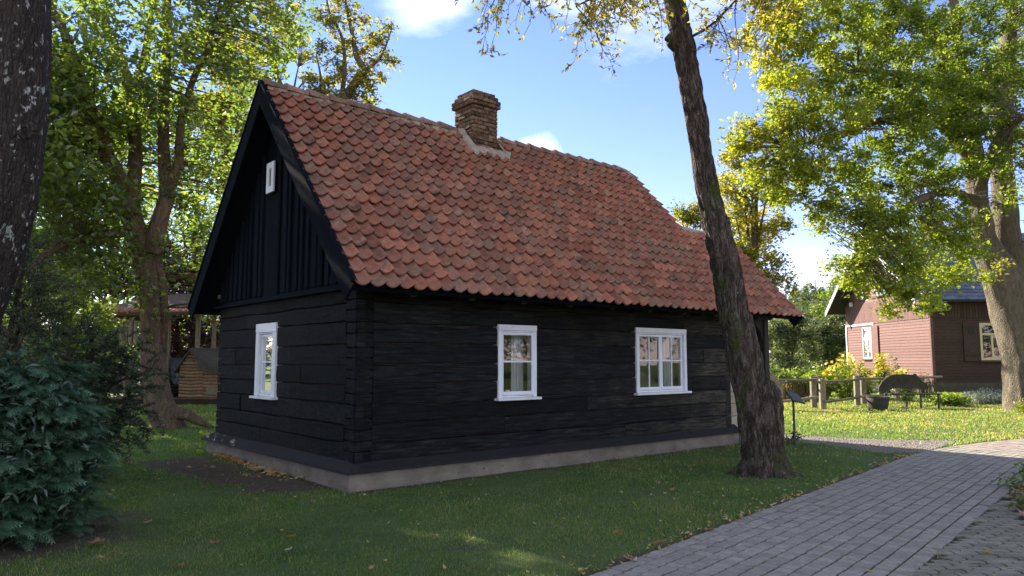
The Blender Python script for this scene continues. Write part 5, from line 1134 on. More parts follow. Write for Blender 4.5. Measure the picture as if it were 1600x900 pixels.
# ================================================================== THINGS ON THE LEFT
def pavilion():
    Y = 27.5; a = at(150, 480, Y); b = at(352, 480, Y); x0, x1 = a[0], b[0]+1.2; zr = at(200, 494, Y)[2]
    root = thing('open_shed', 'open shed with low tiled roof on thin posts over a deck behind the maple', 'shed', ((x0+x1)/2, Y, 0)); ox = (x0+x1)/2
    def bx(name, X0, X1, y0, y1, z0, z1, m, j=0): mb = MB(); bev(mb, X0-ox, X1-ox, y0, y1, z0, z1, .012, j); return mb.build(name, m, root)
    m = MB(); m.add([(x0-ox, -.6, zr), (x1-ox, -.6, zr), (x1-ox, 3.2, zr+1.05), (x0-ox+.9, 3.2, zr+1.05), (x0-ox, -.6, zr+.1), (x1-ox, -.6, zr+.1), (x1-ox, 3.2, zr+1.15), (x0-ox+.9, 3.2, zr+1.15)], BOXF, .5)
    m.add([(x0-ox, -.6, zr), (x0-ox+.9, 3.2, zr+1.05), (x0-ox-.1, 4.6, zr)], [[0, 1, 2]], .5)
    rf = m.build('roof', 'brown_wood', root)
    x = x0-ox
    while x < x1-ox: # tile ends along the eave
        m = MB(); V = [(x, -.66, zr+.10), (x+.19, -.66, zr+.10), (x+.19, -.1, zr+.27), (x, -.1, zr+.27), (x+.04, -.66, zr+.17), (x+.15, -.66, zr+.17), (x+.15, -.1, zr+.33), (x+.04, -.1, zr+.33)]; m.add(V, BOXF, rng.random()); m.build('roof_tile', 'tile', rf); x += .2
    z0 = at(300, 621, Y)[2]
    for px in (226, 262, 307, 333): x = at(px, 560, Y)[0]; bx('post', x-.06, x+.06, -.06, .06, z0, zr+.05, 'grey_wood')
    for px in (180, 205, 250, 310): x = at(px, 560, Y+3)[0]; bx('post', x-.05, x+.05, 2.9, 3.0, z0, zr+.9, 'grey_wood')
    x = at(198, 560, Y)[0]-ox; m = MB(); tube(m, [(x+.1, -.1, z0), (x+.05, -.1, zr*.6), (x-.2, -.1, zr*.85), (x-.9, -.1, zr+.1)], [.11, .09, .08, .06], 8, rough=(.01, 20, 3)); m.build('forked_post', 'grey_wood', root, True)
    k = 0
    for yy in np.arange(-.5, 3.4, .3): bx('deck_board', x0+.6, x1+1, yy, yy+.285, z0-.05, z0+rng.uniform(-.004, .004), 'brown_wood')
    for px in (180, 240, 300, 340): x = at(px, 640, Y)[0]; bx('footing_stone', x-.2, x+.2, -.4, 0, -.1, z0-.18, 'stone', .04)
    bx('deck_beam', x0+.5, x1+1, -.48, -.36, z0-.2, z0-.05, 'dark_wood')
    m = MB()
    for px in np.arange(150, 215, 7.): x = at(px, 500, Y+5)[0]; box(m, x-ox-.08, x-ox+.08, 4.9, 5.0, .6, 3.3)
    m.build('back_boards', 'grey_wood', root)['kind'] = 'stuff'
    bx('back_beam', at(140, 500, Y+5)[0], at(240, 500, Y+5)[0], 4.85, 5.1, 3.25, 3.4, 'grey_wood')
pavilion()
def hut(label, px0, px1, pyb, Y, wz, gx, logm, roofm, name='log_hut'):
    """small log hut: stacked round logs, boarded gable, shaggy pitched roof; ridge runs along x"""
    a = at(px0, pyb, Y); b = at(px1, pyb, Y); W_ = b[0]-a[0]; z0 = a[2]; root = thing(name, label, 'hut', (a[0], Y, z0)); n = 0; D_ = 1.4
    hw = (at(px0, wz, Y)[2]-z0); r = .062; z = r
    while z < hw:
        for (p, q) in (((gx, 0, z), (W_, 0, z)), ((0, -.02, z+.03), (gx+.06, -.02, z+.03)), ((0, D_, z), (W_, D_, z))):
            m = MB(); tube(m, [p, ((p[0]+q[0])/2, p[1]+.004, z), q], r, 7, cap=True, rough=(.006, 20, 3)); m.build('log', logm, root, True)
        for xx in (0.03, W_-.03): m = MB(); tube(m, [(xx, 0, z+r), (xx, D_, z+r)], r, 6, cap=True); m.build('log', logm, root, True)
        z += 2*r*.97; n += 1
    m = MB(); box(m, .04, W_-.04, .05, D_-.05, 0, hw); m.build('inner_wall', 'dark_wood', root)
    ap = hw+.62; gm = gx*.5; m = MB()
    # gable triangle with logs shortening upward
    k = 0
    while z < ap-.1:
        h = (ap-z)/(ap-hw)*gm; m2 = MB(); tube(m2, [(gm-h, -.02, z), (gm+h, -.02, z)], r, 7, cap=True); m2.build('log', logm, root, True); z += 2*r*.97
    e = .14
    V = [(gm, -.18, ap+.08), (W_+.25, -.18+.5, ap+.08), (W_+.25, -.3, hw-.02), (gx+.1, -.3, hw-.06)]
    T = np.array([0, 0, .07]); A = np.array(V); m.add(np.vstack([A-T, A]), BOXF, .4)
    V = [(gm, -.18, ap+.08), (-.16, -.22, hw-.14), (-.16, D_+.1, hw-.14), (gm, D_+.1, ap+.08)]; A = np.array(V); m.add(np.vstack([A-T, A]), BOXF, .7)
    rf = m.build('roof', roofm, root)
    m = MB()
    for i in range(900):
        q = rng.random(); p = rng.random(); top = np.array([gm+(W_+.25-gm)*p, -.18+.5*p, ap+.09]); bot = np.array([gx+.1+(W_+.15-gx)*p, -.3, hw-.04]); c = top+(bot-top)*q; d = (bot-top)/np.linalg.norm(bot-top)+rng.normal(size=3)*.12; s = np.array([.012, 0, 0]); l = .22
        c = c+np.array([0, -.01, .02]); m.add([c-s, c+s, c+d*l+s, c+d*l-s], [[0, 1, 2, 3]], rng.random())
    m.build('shingles', roofm, rf)['kind'] = 'stuff'
    return root, W_, hw
Yh = 27.2
r_, W_h, hh = hut('small log hut with shaggy grey roof on the deck beside the log house wall', 280, 352, 622, Yh, 574, .80, 'hut_log', 'thatch')
m = MB(); bev(m, 1.0, 1.75, -.10, -.06, .12, .42, .01); o = m.build('shutter', 'grey_wood', r_)
r2, _, _ = hut('small bluish roofed hut half hidden behind the maple trunk', 258, 279, 622, Yh+.6, 590, .3, 'dark_wood', 'slate')

# ================================================================== RED HOUSE
def red_house():
    X0, Y0 = 21.1, 37.4; WX, DY = 13.5, 9.4; ZF, ZE = .5, 4.95; ZA = 8.75; root = thing('red_house', 'two-tone red wooden house with blue slate roof behind the linden', 'house', (X0, Y0, 0))
    m = MB(); bev(m, -.04, WX, -.04, DY, -.1, ZF, .02); m.build('foundation', 'mossy_stone', root)
    # windows cut as openings: (lo, hi, z0, z1)
    wy = [(at(1364, 500, Y0)[0]*0+0, 0, 0, 0)]
    def yat(px): return X0*FPX/(px-800)-Y0          # distance along the side wall for a pixel column
    ga, gb = yat(1362), yat(1348); gz0, gz1 = 1.6+1160*0+(563-562)/1160*(Y0+ga)+.05, 1.6+(563-511)/1160*(Y0+ga)
    fx0, fx1 = (1529-800)/1160*Y0-X0, (1567-800)/1160*Y0-X0; fz0, fz1 = 1.6-(566-563)/1160*Y0+.1, 1.6+(563-505)/1160*Y0
    W1 = [(ga, gb, gz0, gz1)]; W2 = [(fx0, fx1, fz0, fz1)]
    def siding(fn, L_, wins, name, z0, z1, cut=None):
        mb = MB(); z = z0
        while z < z1:
            h = .155; segs = [(0, L_)] if cut is None else [cut(z)]
            for (a, b, c, d) in wins:
                if z+h > c and z < d:
                    ns = []
                    for (p, q) in segs:
                        if a > p: ns.append((p, min(a, q)))
                        if b < q: ns.append((max(b, p), q))
                    segs = ns
            for (p, q) in segs:
                if q-p > .02:
                    V = [fn(t, d, zz) for (d, zz) in ((0, z), (0, z+h+.005), (.034, z+.004), (.012, z+h)) for t in (p, q)]
                    V = np.array(V)[[0, 1, 5, 4, 2, 3, 7, 6]]; mb.add(V, BOXF, rng.random())
            z += h
        return mb.build(name, 'red_board', root, kind='stuff')
    fs = lambda t, d, z: (-d, t, z); ff = lambda t, d, z: (t, -d, z)
    m = MB()
    for (fn, L_, wins) in ((fs, DY, W1), (ff, WX, W2)):
        a, b, c, d = wins[0]
        for (p, q, r, s) in ((0, a, ZF, ZE), (b, L_, ZF, ZE), (a, b, ZF, c), (a, b, d, ZE)): V = [fn(p, 0, r), fn(q, 0, r), fn(q, -.12, r), fn(p, -.12, r), fn(p, 0, s), fn(q, 0, s), fn(q, -.12, s), fn(p, -.12, s)]; m.add(V, BOXF, .5)
    box(m, .5, 5, .9, .95, ZF, ZE); box(m, 1.2, 1.25, 0, DY, ZF, ZE)
    m.build('wall', 'red_trim', root)
    ZB = 3.95
    siding(fs, DY, W1, 'siding', ZF, 3.7); siding(ff, WX, W2, 'siding', ZF, 3.72).data.materials[0] = MT['brown_board']
    def vboards(fn, L_, z0, top, wins=()):
        mb = MB(); t = 0
        while t < L_-.02:
            q = min(t+.15, L_); z1 = min(top(t), top(q)) if top(t) != top(q) else top(t)
            if z1 > z0+.1 and not any(a < t < b for a, b in wins):
                V = [fn(a, d, z) for z in (z0, z1) for (a, d) in ((t+.004, .0), (q-.012, 0), (q-.012, .05), (t+.004, .05))]; mb.add(V, BOXF, rng.random())
            t = q
        return mb.build('upright_boards', 'red_board', root, kind='stuff')
    vboards(fs, DY, 3.74, lambda t: 5.0); vboards(ff, WX, 3.74, lambda t: ZE+.1).data.materials[0] = MT['brown_board']
    pitch = (ZA-ZE)/(DY/2); siding(fs, DY, [(DY*.5-.6, DY*.5+.6, 5.3, 7.1)], 'siding', 5.0, ZA-.3, lambda z: ((z+.1-ZE)/pitch, DY-(z+.1-ZE)/pitch))
    m = MB(); m.add([(0, 0, ZE), (0, DY, ZE), (0, DY/2, ZA)], [[0, 1, 2]], .5); m.build('gable_back', 'red_trim', root)
    for (x, y, z0, z1) in ((-.05, -.05, ZF, ZE),): m = MB(); bev(m, x, x+.14, y, y+.14, z0, z1, .01); m.build('corner_board', 'red_board', root)
    m = MB(); box(m, -.07, -.03, yat(1366), DY+.03, 3.68, 3.78); box(m, -.07, -.03, DY-.08, DY+.05, ZF, 3.68); box(m, -.07, -.03, yat(1366), yat(1366)+.1, 3.2, 3.68); m.build('white_trim', 'white', root)
    # roof
    o_ = 1.0; rr = MB(); ex = 1.05
    e1 = (ZE-pitch*o_*.55)
    sl = math.atan2(ZA-ZE, DY/2+0.)
    for sgn in (1, -1):
        A = [(-ex, -o_*.55 if sgn > 0 else DY+o_*.55, e1), (WX+.6, -o_*.55 if sgn > 0 else DY+o_*.55, e1), (WX+.6, DY/2, ZA), (-ex, DY/2, ZA)]; A = np.array(A); rr.add(np.vstack([A, A+[0, 0, .10]]), BOXF if sgn > 0 else BOXF[:, ::-1], .5)
    rf = rr.build('roof', 'dark_wood', root)
    s = MB(); L_ = math.hypot(DY/2+o_*.55, ZA-e1); nr = 22; rh = L_/nr; cs, sn = (DY/2+o_*.55)/L_, (ZA-e1)/L_
    for k in range(nr):
        x = -ex+(k % 2)*.3-.3
        while x < WX+.6:
            xa, xb = max(x, -ex)+.004, min(x+.6, WX+.6)-.004
            if xb > xa:
                v0, v1 = k*rh, (k+1)*rh+.04; V = [(xx, -o_*.55+v*cs-n*sn, e1+.1+v*sn+n*cs) for n in (0, 1) for (xx, v) in ((xa, v0), (xb, v0), (xb, v1), (xa, v1))]
                V = [(p[0], -o_*.55+v*cs-nn*sn, e1+.1+v*sn+nn*cs) for p, v, nn in zip(V, [v0, v0, v1, v1]*2, [.012, .012, .0, .0, .034, .034, .008, .008])]; s.add(V, BOXF, rng.random())
            x += .6
    s.build('slates', 'slate', rf, kind='stuff')
    for sgn in (1, -1):
        m = MB(); A = np.array([(-ex-.04, -o_*.6, e1-.14), (-ex-.04, DY/2, ZA-.1), (-ex-.04, DY/2, ZA+.15), (-ex-.04, -o_*.6, e1+.13)]); 
        if sgn < 0: A[:, 1] = DY-A[:, 1]
        m.add(np.vstack([A, A+[.05, 0, 0]]), BOXF, .5); m.build('white_bargeboard', 'white', root)
    m = MB(); bev(m, 2.6, 3.5, DY/2-.4, DY/2+.4, ZA-.5, ZA+.75, .02); c_ = m.build('chimney', 'tile', root)
    m = MB(); bev(m, 2.5, 3.6, DY/2-.5, DY/2+.5, ZA+.75, ZA+.87, .02); m.build('chimney_cap', 'tile', c_)
    # windows
    def rwin(fn, a, b, c, d, mt, trans, mid=True):
        m = MB(); w = .12 if mt == 'yellow_paint' else .075
        def bb(mb, p, q, d0, d1, r, s):
            t = MB(); bev(t, p, q, d0, d1, r, s, .008); V = np.concatenate(t.v); V = np.array([fn(v[0], v[1], v[2]) for v in V]); n0 = mb.n; mb.v.append(V); mb.n += len(V)
            for f, k in zip(t.f, t.a): mb.f.append(f+n0); mb.a.append(k)
        bb(m, a, a+w, -.06, .06, c, d); bb(m, b-w, b, -.06, .06, c, d); bb(m, a+w, b-w, -.06, .055, d-w, d); bb(m, a+w, b-w, -.06, .055, c, c+w)
        zt = c+(d-c)*trans; wn = m.build('window', mt, root)
        m = MB(); bb(m, a+w, b-w, -.05, .05, zt-.05, zt+.05); 
        if mid: bb(m, (a+b)/2-.05, (a+b)/2+.05, -.05, .045, c+w, zt-.05)
        m.build('glazing_bar', mt, wn)
        cols = [(a+w, (a+b)/2-.05), ((a+b)/2+.05, b-w)] if mid else [(a+w, b-w)]
        for (p, q, r, s) in [(p, q, c+w, zt-.05) for p, q in cols]+[(a+w, b-w, zt+.05, d-w)]:
            m = MB(); m.add([fn(p, 0, r), fn(q, 0.001, r), fn(q, 0, s), fn(p, .001, s)], [[0, 1, 2, 3]], .5); m.build('pane', 'glass', wn)
        m = MB(); bb(m, a-.08, b+.08, -.02, .14, c-.08, c-.005); m.build('sill', 'red_trim', wn)
        return bb
    bb = rwin(ff, *W2[0], 'yellow_paint', .70); 
    m = MB(); bb(m, fx0-.85, fx0-.03, .06, .10, fz0-.05, fz1+.08); sh = m.build('shutter', 'brown_board', root)
    for zz in (fz0+.2, fz1-.25): m = MB(); bb(m, fx0-.8, fx0-.08, .10, .12, zz, zz+.1); m.build('shutter_rail', 'brown_board', sh)
    m = MB(); bb(m, fx0-.6, fx0-.28, .10, .125, fz1-.55, fz1-.12); m.build('shutter_panel', 'dark_wood', sh)
    bb = rwin(fs, *W1[0], 'white', .62)
    m = MB(); bb(m, ga-.85, ga-.05, .06, .10, gz0-.2, gz1+.05); m.build('shutter', 'red_board', root)
    rwin(fs, DY*.5-.6, DY*.5+.6, 5.3, 7.1, 'white', .62)
    m = MB(); bev(m, -.2, -.05, DY-1.1, DY-.9, 4.9, 5.15, .02); m.build('wall_lamp', 'white', root)
red_house()

# ================================================================== GARDEN THINGS
def fence():
    root = thing('rail_fence', 'grey weathered two-rail fence with square posts round the garden', 'fence', (10.1, 24.6, 0)); o = np.array([10.1, 24.6, 0])
    posts = [(1215, 641, 1.02), (1272, 638, 1.05), (1286, 641, 1.0), (1340, 634, 1.05), (1350, 632, .95), (1402, 628, .95), (1441, 622, .9)]
    W = []
    for (px, py, h) in posts:
        g = gnd(px, py)-o; W.append(g); m = MB(); bev(m, g[0]-.09, g[0]+.09, g[1]-.07, g[1]+.07, -.1, h, .012, .006); m.build('post', 'grey_wood', root)
    def rail(p, q, z, zz=None):
        p = p+[0, -.1, z]; q = q+[0, -.1, zz if zz else z]; m = MB(); tube(m, [p, (p+q)/2+[0, 0, -.015], q], [.042, .038, .042], 8, cap=True, rough=(.006, 20, 1.5)); m.build('rail', 'grey_wood', root, True)
    lead = gnd(1170, 640)-o
    rail(lead, W[0]+[.3, 0, 0], .9); rail(W[0], W[1]+[.2, 0, 0], .96); rail(W[0], W[1]+[.1, 0, 0], .28, .38); rail(W[2]-[.2, 0, 0], W[3], .90, .92); rail(W[2], W[3], .27, .3); rail(W[3], W[5]+[.3, 0, 0], .95); rail(W[3], W[5], .32); rail(W[5], W[6]+[1.0, .3, 0], .92, .9); rail(lead, W[0], .27); rail(W[1]-[0, 0, 0], W[3]*[1, 1, 1]+[-.9, 1., 0], 1.02)
fence()
def wattle():
    g = MB(); 
    for (p, q, Y) in ((1212, 1290, 28.5), (1445, 1458, 30.)):
        for px in np.arange(p, q, 1.6):
            x = (px-800)/FPX*Y; h = rng.uniform(.7, 1.0); tube(g, [(x, Y+rng.normal()*.05, 0), (x+rng.normal()*.04, Y, h)], [.018, .012], 4)
    o = g.build('stake_row', 'brown_wood'); tag(o, 'row of thin upright stakes behind the rail fence', 'stakes'); o['kind'] = 'stuff'
wattle()
def bench():
    Y = 25.3; g = gnd(1412, 632); X0 = (1376-800)/FPX*Y; X1 = (1456-800)/FPX*Y; W_ = X1-X0; root = thing('garden_bench', 'dark garden bench with an animal-shaped backrest on the sunlit lawn', 'bench', (X0, Y, 0))
    m = MB(); bev(m, 0, W_, -.42, 0, .46, .50, .01); m.build('seat', 'rust', root)
    for (x, y) in ((.52, -.4), (W_-.16, -.4), (.02, -.02), (W_-.55, -.02)): m = MB(); bev(m, x, x+.06, y, y+.05, -.02, .46, .006); m.build('leg', 'metal', root)
    sx = W_/80.; pts = [(-9, 0), (-8, 7), (-3, 17), (5, 25), (14, 30), (30, 31), (46, 30), (47, 32), (50, 32), (52, 29), (58, 20), (65, 14), (69, 8), (67, 3), (58, 3), (52, 5), (40, 4), (30, 6), (14, 5), (3, 0)]
    z0 = .50+.06; m = MB(); prism(m, [(x*sx, z0+y*sx*.85) for x, y in pts][::-1], lambda a, z, d: (a, d, z), -.03, .02); m.build('backrest', 'rust', root)
    for x in (.10, W_-.55): m = MB(); bev(m, x, x+.04, -.0, .03, .46, z0+.1, .005); m.build('backrest_strut', 'metal', root)
bench()
def tub():
    Y = 24.2; X = (1366-800)/FPX*Y; root = thing('planter_tub', 'squat dark tub standing on the lawn beside the bench', 'tub', (X, Y, 0)); m = MB()
    tube(m, [(0, 0, 0), (0, 0, .2), (0, 0, .42), (0, 0, .43)], [.27, .31, .345, .33], 24); tube(m, [(0, 0, .43), (0, 0, .38)], [.33, .29], 24); m.build('body', 'rust', root, True)
    m = MB(); a = np.linspace(0, 6.283, 25)[:-1]; m.add([(0, 0, .385)]+[(.3*math.cos(t), .3*math.sin(t), .38) for t in a], [[0, i+1, (i+1) % 24+1] for i in range(24)], .5); m.build('soil_fill', 'soil', root)
    m = MB(); tube(m, [(.345*math.cos(t), .345*math.sin(t), .425) for t in np.linspace(0, 6.283, 25)], .014, 6); m.build('rim', 'rust', root, True)
tub()
def sign():
    g = gnd(1242, 697); root = thing('lectern_sign', 'small slanted information panel on a thin black post beside the gravel path', 'sign', g)
    m = MB(); bev(m, -.018, .018, -.018, .018, -.05, .86, .004); m.build('post', 'metal', root)
    m = MB(); bev(m, -.16, .16, -.155, .155, -.012, .012, .004); o = m.build('panel', 'metal', root, loc=(.03, 0, .91), rot=(rad(38), rad(12), rad(25)))
    m = MB(); m.add([(-.15, -.145, .0145), (.15, -.145, .0145), (.15, .145, .0145), (-.15, .145, .0145)], [[0, 1, 2, 3]], .5); m.build('panel_face', 'panel', o)
    # a tuft of weeds at the foot of the trunk beyond
sign()
def sack():
    # pale pointed hanging board on the first fence post
    g = gnd(1207, 641); m = MB(); prism(m, [(-.28, 0), (.28, 0), (.28, .28), (.02, .68), (-.12, .74), (-.28, .5)], lambda a, z, d: (a, d, z), -.02, .02)
    o = m.build('sign_board', 'grey_wood', loc=(g[0], g[1]-.2, .48)); tag(o, 'weathered grey board leaning on the left end of the rail fence', 'board')
sack()
def clump(name, label, cat, px, py, Y, w, h, leafm, n, size, stems=26, flowers=None, fsize=.07, group=None, fm='flower_yellow', spread=.5):
    """herbaceous plant: leafy stems from one crown, flower heads at the tips"""
    X = (px-800)/FPX*Y; root = thing(name, label, cat, (X, Y, 0), 0, group); st = MB(); lf = MB(); fl = MB(); C = []; F_ = []
    for k in range(stems):
        a = rng.uniform(0, 6.283); r = w/2*math.sqrt(rng.random()); hh_ = h*rng.uniform(.6, 1.05)*(1-.35*(r/(w/2))**2); b = np.array([r*.35*math.cos(a), r*.35*math.sin(a), 0]); t = np.array([r*math.cos(a), r*math.sin(a)*spread*2, hh_]); m_ = (b+t)/2+np.array([0, 0, .1*h])
        q = np.linspace(0, 1, 5)[:, None]; pts = b*(1-q)**2+2*m_*q*(1-q)+t*q*q; tube(st, pts, [.012, .01, .009, .007, .004], 3)
        for _ in range(n//stems): f = rng.random()**.7; C.append(b*(1-f)**2+2*m_*f*(1-f)+t*f*f+rng.normal(size=3)*.10*(.4+.6*(1-f)))
        if flowers:
            for _ in range(flowers): F_.append(t+rng.normal(size=3)*np.array([.1, .1, .09]))
    st.build('stems', 'leaf_garden', root)['kind'] = 'stuff'; leaves(lf, np.array(C), size, .3, None, .5); lf.build('foliage', leafm, root)['kind'] = 'stuff'
    if flowers:
        for f in F_:
            na = 7; c0 = rng.uniform(0, 6.28); nrm = np.array([rng.normal()*.5-.3, rng.normal()*.5-.4, .8]); nrm /= np.linalg.norm(nrm); e1 = np.cross(nrm, [0, 1, .1]); e1 /= np.linalg.norm(e1); e2 = np.cross(nrm, e1)
            for k in range(na):
                t = c0+k*6.283/na; d = math.cos(t)*e1+math.sin(t)*e2; s = np.cross(nrm, d); fl.add([f, f+d*fsize*.5+s*fsize*.22, f+d*fsize, f+d*fsize*.5-s*fsize*.22], [[0, 1, 2, 3]], rng.random())
        fl.build('flowers', fm, root)['kind'] = 'stuff'
    return root
clump('sunflower_clump', 'broad clump of yellow daisy-like flowers left of the red house window', 'flowers', 1320, 600, 31.0, 1.8, 1.8, 'leaf_garden', 2400, .13, 64, 3, .085)
clump('sunflower_clump', 'tall narrow clump of yellow flowers in front of the red wall', 'flowers', 1376, 600, 29.5, .55, 1.85, 'leaf_garden', 1000, .12, 26, 4, .08)
clump('sunflower_clump', 'rounded clump of yellow flowers just above the bench backrest', 'flowers', 1412, 600, 29.3, 1.0, 1.25, 'leaf_garden', 900, .11, 36, 4, .075)
clump('leafy_stalk', 'tall leafy green stalk between two yellow flower clumps', 'plant', 1396, 600, 31.8, .4, 1.75, 'leaf_garden', 420, .12, 9, 2, .07)
clump('dried_flower_clump', 'reddish dried flower stalks against the corner of the red house', 'plant', 1440, 605, 32, 1.0, 1.2, 'leaf_purple', 500, .08, 26)
clump('grey_green_bush', 'grey-green bush beside the broad yellow flower clump', 'bush', 1350, 600, 31.8, 1.0, 1.1, 'leaf_willow', 1500, .08, 40)
for lb, px, Y, w, h in (('leafy vegetable bed plants behind the fence, leftmost clump', 1218, 31, 1.3, 1.35), ('leafy plants behind the fence, middle clump with broad leaves', 1246, 31.5, 1.4, 1.25), ('low leafy plants left of the yellow flowers', 1275, 31, 1.3, 1.2), ('tall pale green plants behind the vegetable clumps', 1262, 34, 2.0, 1.5), ('leafy plants seen beside the porch post', 1190, 32, 1.6, 1.5)):
    clump('garden_plant', lb, 'plant', px, 600, Y, w, h, 'leaf_garden', 1300, .17, 34)
clump('orange_plant', 'low rusty orange plant behind the left fence rail', 'plant', 1221, 600, 29.5, .6, .95, 'litter', 260, .1, 12)
clump('hosta_plant', 'low bright green hosta on the lawn right of the bench', 'plant', 1478, 632, 26.5, 1.3, .42, 'leaf_garden', 900, .17, 40)
clump('silver_shrub', 'pale silvery ground shrub in front of the red house foundation', 'shrub', 1535, 628, 27.6, 2.0, .55, 'silver', 4200, .07, 70)
clump('silver_shrub', 'low sparse silver-leaved plant between the hosta and the shrub', 'shrub', 1503, 632, 27.2, 1.4, .3, 'silver', 1400, .06, 40)
clump('trunk_sprouts', 'leafy sprouts at the foot of the linden trunk', 'plant', 1590, 648, 23.0, .9, .32, 'leaf_linden', 420, .08, 16)
clump('trunk_weed', 'small dark weed beside the leaning trunk and gravel path', 'plant', 1226, 690, 14.6, .5, .22, 'leaf_dark', 120, .07, 9)
def stones():
    for i, (px, lb) in enumerate(((1497, 'grey field stone left of the silver shrub'), (1512, 'smaller grey field stone touching the silver plants'))):
        g = gnd(px, 629); m = MB(); t, p = np.meshgrid(np.linspace(0, 6.283, 13)[:-1], np.linspace(.05, math.pi-.05, 8)); V = np.stack([np.sin(p)*np.cos(t)*.27, np.sin(p)*np.sin(t)*.2, np.cos(p)*.14], -1); V = V*(1+.15*vnoise(V, 6, i)[..., None]); i_ = np.arange(7)[:, None]*12; k = np.arange(12)[None]; F = np.stack([i_+k, i_+12+k, i_+12+(k+1) % 12, i_+(k+1) % 12], -1).reshape(-1, 4)
        m.add(V.reshape(-1, 3), F, .5); o = m.build('field_stone', 'stone', smooth=True, loc=(g[0], g[1], .08)); tag(o, lb, 'stone')
stones()
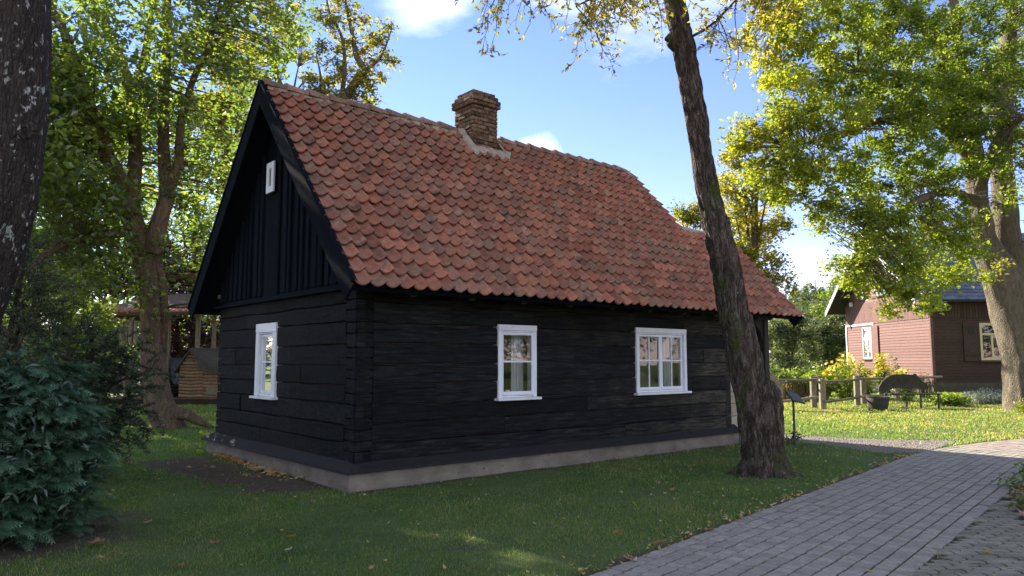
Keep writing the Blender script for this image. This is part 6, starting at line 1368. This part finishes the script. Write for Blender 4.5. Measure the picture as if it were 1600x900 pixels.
# ---- fallen leaves
def litter():
    mb = MB()
    def flat(C, size, var, m=mb):
        n = len(C); nr = rng.normal(size=(n, 3))*.35; nr[:, 2] = 1; nr /= np.linalg.norm(nr, axis=1)[:, None]; d = rng.normal(size=(n, 3)); d -= (d*nr).sum(1)[:, None]*nr; d /= np.linalg.norm(d, axis=1)[:, None]; w = np.cross(nr, d); s = (size*rng.uniform(.5, 1.3, n))[:, None]; bz = np.array([0, 0, 1.])*s*.22
        V = np.stack([C-d*s*.5+bz, C-d*s*.1+w*s*.3, C+d*s*.5+bz, C-d*s*.1-w*s*.3], 1).reshape(-1, 3); m.add(V, np.arange(4*n).reshape(n, 4), var)
    n = 5200; X = rng.uniform(-6, 9, n); Y = rng.uniform(5, 17, n)**1.; hs = (X-K[0])*D1[0]+(Y-K[1])*D1[1]; ht = (X-K[0])*D2[0]+(Y-K[1])*D2[1]; s, w = path_sw(X, Y)
    dens = .10+.45*np.exp(-((np.abs(ht+.25))/.35)**2)*(hs > -1)*(hs < 9)+.5*np.exp(-(np.abs(w+.1)/.22)**2)*(s < 10)+.25*np.clip((X-1)/4, 0, 1)+.3*np.exp(-((X-TR2[0])**2+(Y-TR2[1])**2)/3.)
    k = (rng.random(n) < dens) & ~((hs > -.03) & (ht > -.03)) & ~((w > .0) & (w < PW) & (rng.random(n) < .93)) & ~near_bed(X, Y) & ~(in_apron(X, Y) & (rng.random(n) < .9)); X, Y = X[k], Y[k]; w = w[k]
    z = np.where(w > -.02, .006, .034); flat(np.stack([X, Y, z], -1), .042, rng.random(len(X)))
    n = 5200; X = rng.uniform(6, 21, n); Y = rng.uniform(15.5, 30, n); s, w = path_sw(X, Y); k = ~((w > 0) & (w < PW)) & ~inpoly(X, Y, GRAV) & (X < .74*Y); X, Y = X[k], Y[k]; flat(np.stack([X, Y, np.full(len(X), .045)], -1), .06, rng.uniform(.3, .65, len(X)))
    n = 500; t = rng.uniform(-1.2, 10, n); e = np.array([E0+np.array([math.cos(TH0), math.sin(TH0)])*q+np.array([math.sin(TH0), -math.cos(TH0)])*v for q, v in zip(t, rng.normal(-.03, .06, n))]); k = rng.random(n) < .6+.4*np.sin(t*5); e = e[k]; flat(np.c_[e, np.full(len(e), .012)], .05, rng.random(len(e)))
    # bed at the right edge: brown litter
    n = 9000; X = rng.uniform(4.9, 10, n); Y = rng.uniform(5, 12.5, n); k = near_bed(X, Y); o = mb.build('leaf_litter', 'litter'); tag(o, 'small yellow and tan leaves scattered over the lawn and path edge', 'leaves'); o['kind'] = 'stuff'
    b = MB(); X, Y = X[k], Y[k]; flat(np.stack([X, Y, rng.uniform(0, .05, len(X))], -1), .075, rng.random(len(X)), b); o = b.build('leaf_litter', 'litter_brown'); tag(o, 'brown leaf litter covering the planting bed at the right edge', 'leaves'); o['kind'] = 'stuff'
    b = MB(); n = 420; c = gnd(362, 719); r = rng.normal(size=(n, 2)); q = c[:2]+r[:, :1]*.42*D2[:2]+r[:, 1:]*.07*D1[:2]; flat(np.c_[q, rng.uniform(.0, .05, n)], .055, rng.uniform(0, .35, n), b); o = b.build('leaf_drift', 'litter'); tag(o, 'small drift of orange leaves on bare soil below the gable wall', 'leaves'); o['kind'] = 'stuff'
    b = MB(); n = 150; c = gnd(420, 738); r = rng.normal(size=(n, 2)); q = c[:2]+r[:, :1]*.5*D2[:2]+r[:, 1:]*.1*D1[:2]; flat(np.c_[q, rng.uniform(.0, .04, n)], .075, rng.uniform(.2, 1, n), b); o = b.build('leaf_drift', 'litter'); tag(o, 'mixed tan leaves gathered along the foot of the gable plinth', 'leaves'); o['kind'] = 'stuff'
    for i, (px, py, s_, mt_, lb) in enumerate(((335, 856, .085, 'litter_brown', 'reddish brown maple leaf lying at the lower left of the lawn'), (279, 893, .09, 'litter_brown', 'curled pinkish leaf at the very bottom edge left of centre'), (231, 822, .06, 'litter_brown', 'small tan maple leaf on the lawn near the thuja bush'), (455, 845, .075, 'litter', 'crumpled pale leaf on the lawn left of centre'), (452, 866, .05, 'litter', 'small orange leaf below the crumpled pale leaf'), (489, 788, .055, 'litter', 'yellow leaf on the grass below the house corner'), (398, 786, .06, 'litter_brown', 'dull brown leaf at the border of the bare soil'), (582, 895, .05, 'litter', 'golden leaf at the bottom edge of the lawn'),
                                        (1052, 770, .075, 'litter', 'round yellow leaf on the lawn left of the leaning trunk'), (1032, 854, .09, 'litter_brown', 'pale curled leaf at the edge of the paving'), (1108, 830, .09, 'litter_brown', 'brown maple leaf lying on the paving edge'), (965, 838, .07, 'litter', 'orange-yellow leaf on the lawn near the paving'), (1541, 866, .07, 'litter', 'yellow leaf lying on the mossy paving'), (985, 876, .08, 'litter_brown', 'rusty leaf at the lower end of the paving edge'), (150, 855, .12, 'litter_brown', 'large tan leaf on the soil below the thuja bush'), (371, 716, .06, 'litter', 'single orange leaf on top of the drift by the plinth'))):
        s_ *= .72; g = gnd(px, py); m = MB(); nt_ = 5; V = [(0, 0, .004)]; 
        for q in range(20):
            a = q/20*6.283; r = s_*(.58+.42*abs(math.cos(a*2.5)))*rng.uniform(.85, 1.1)*(.25 if abs(a-math.pi) < .2 else 1); V.append((r*math.cos(a), r*math.sin(a)*.9, .01+.25*r*r/s_+rng.normal()*.004))
        m.add(V, [[0, q+1, (q+1) % 20+1] for q in range(20)], rng.random()); o = m.build('fallen_leaf', mt_, loc=(g[0], g[1], .03 if path_sw(g[0], g[1])[1] < 0 else .006), rot=(rng.normal()*.2, rng.normal()*.2, rng.uniform(0, 6.28))); tag(o, lb, 'leaf', 'larger leaves fallen on lawn and paving')
litter()
for i, (px, py, lb, lm_) in enumerate(((1590, 765, 'green leafy perennial in the planting bed at the right edge', 'leaf_oak'), (1606, 800, 'rusty green perennial nearer the camera in the right bed', 'leaf_oak'), (1612, 745, 'leafy clump at the back of the right bed', 'leaf_garden'))):
    g = gnd(px, py); clump('bed_plant', lb, 'plant', px, py, g[1], .55, .20, lm_, 420, .075, 22)
# ---- hills far off
def hills():
    mb = MB(); n = 80; a = np.linspace(rad(20), rad(160), n); V = []
    for r, k in ((150, 0), (180, .6), (230, 1), (330, 1.1)):
        for t in a: V.append((r*math.cos(t), r*math.sin(t), -1+k*(11+5*math.sin(t*9)+3*math.sin(t*23))))
    i = np.arange(3)[:, None]*n+np.arange(n-1)[None]; mb.add(V, np.stack([i, i+n, i+n+1, i+1], -1).reshape(-1, 4)[:, ::-1], .5); mb.build('hill', 'hill', smooth=True, kind='structure')
hills()
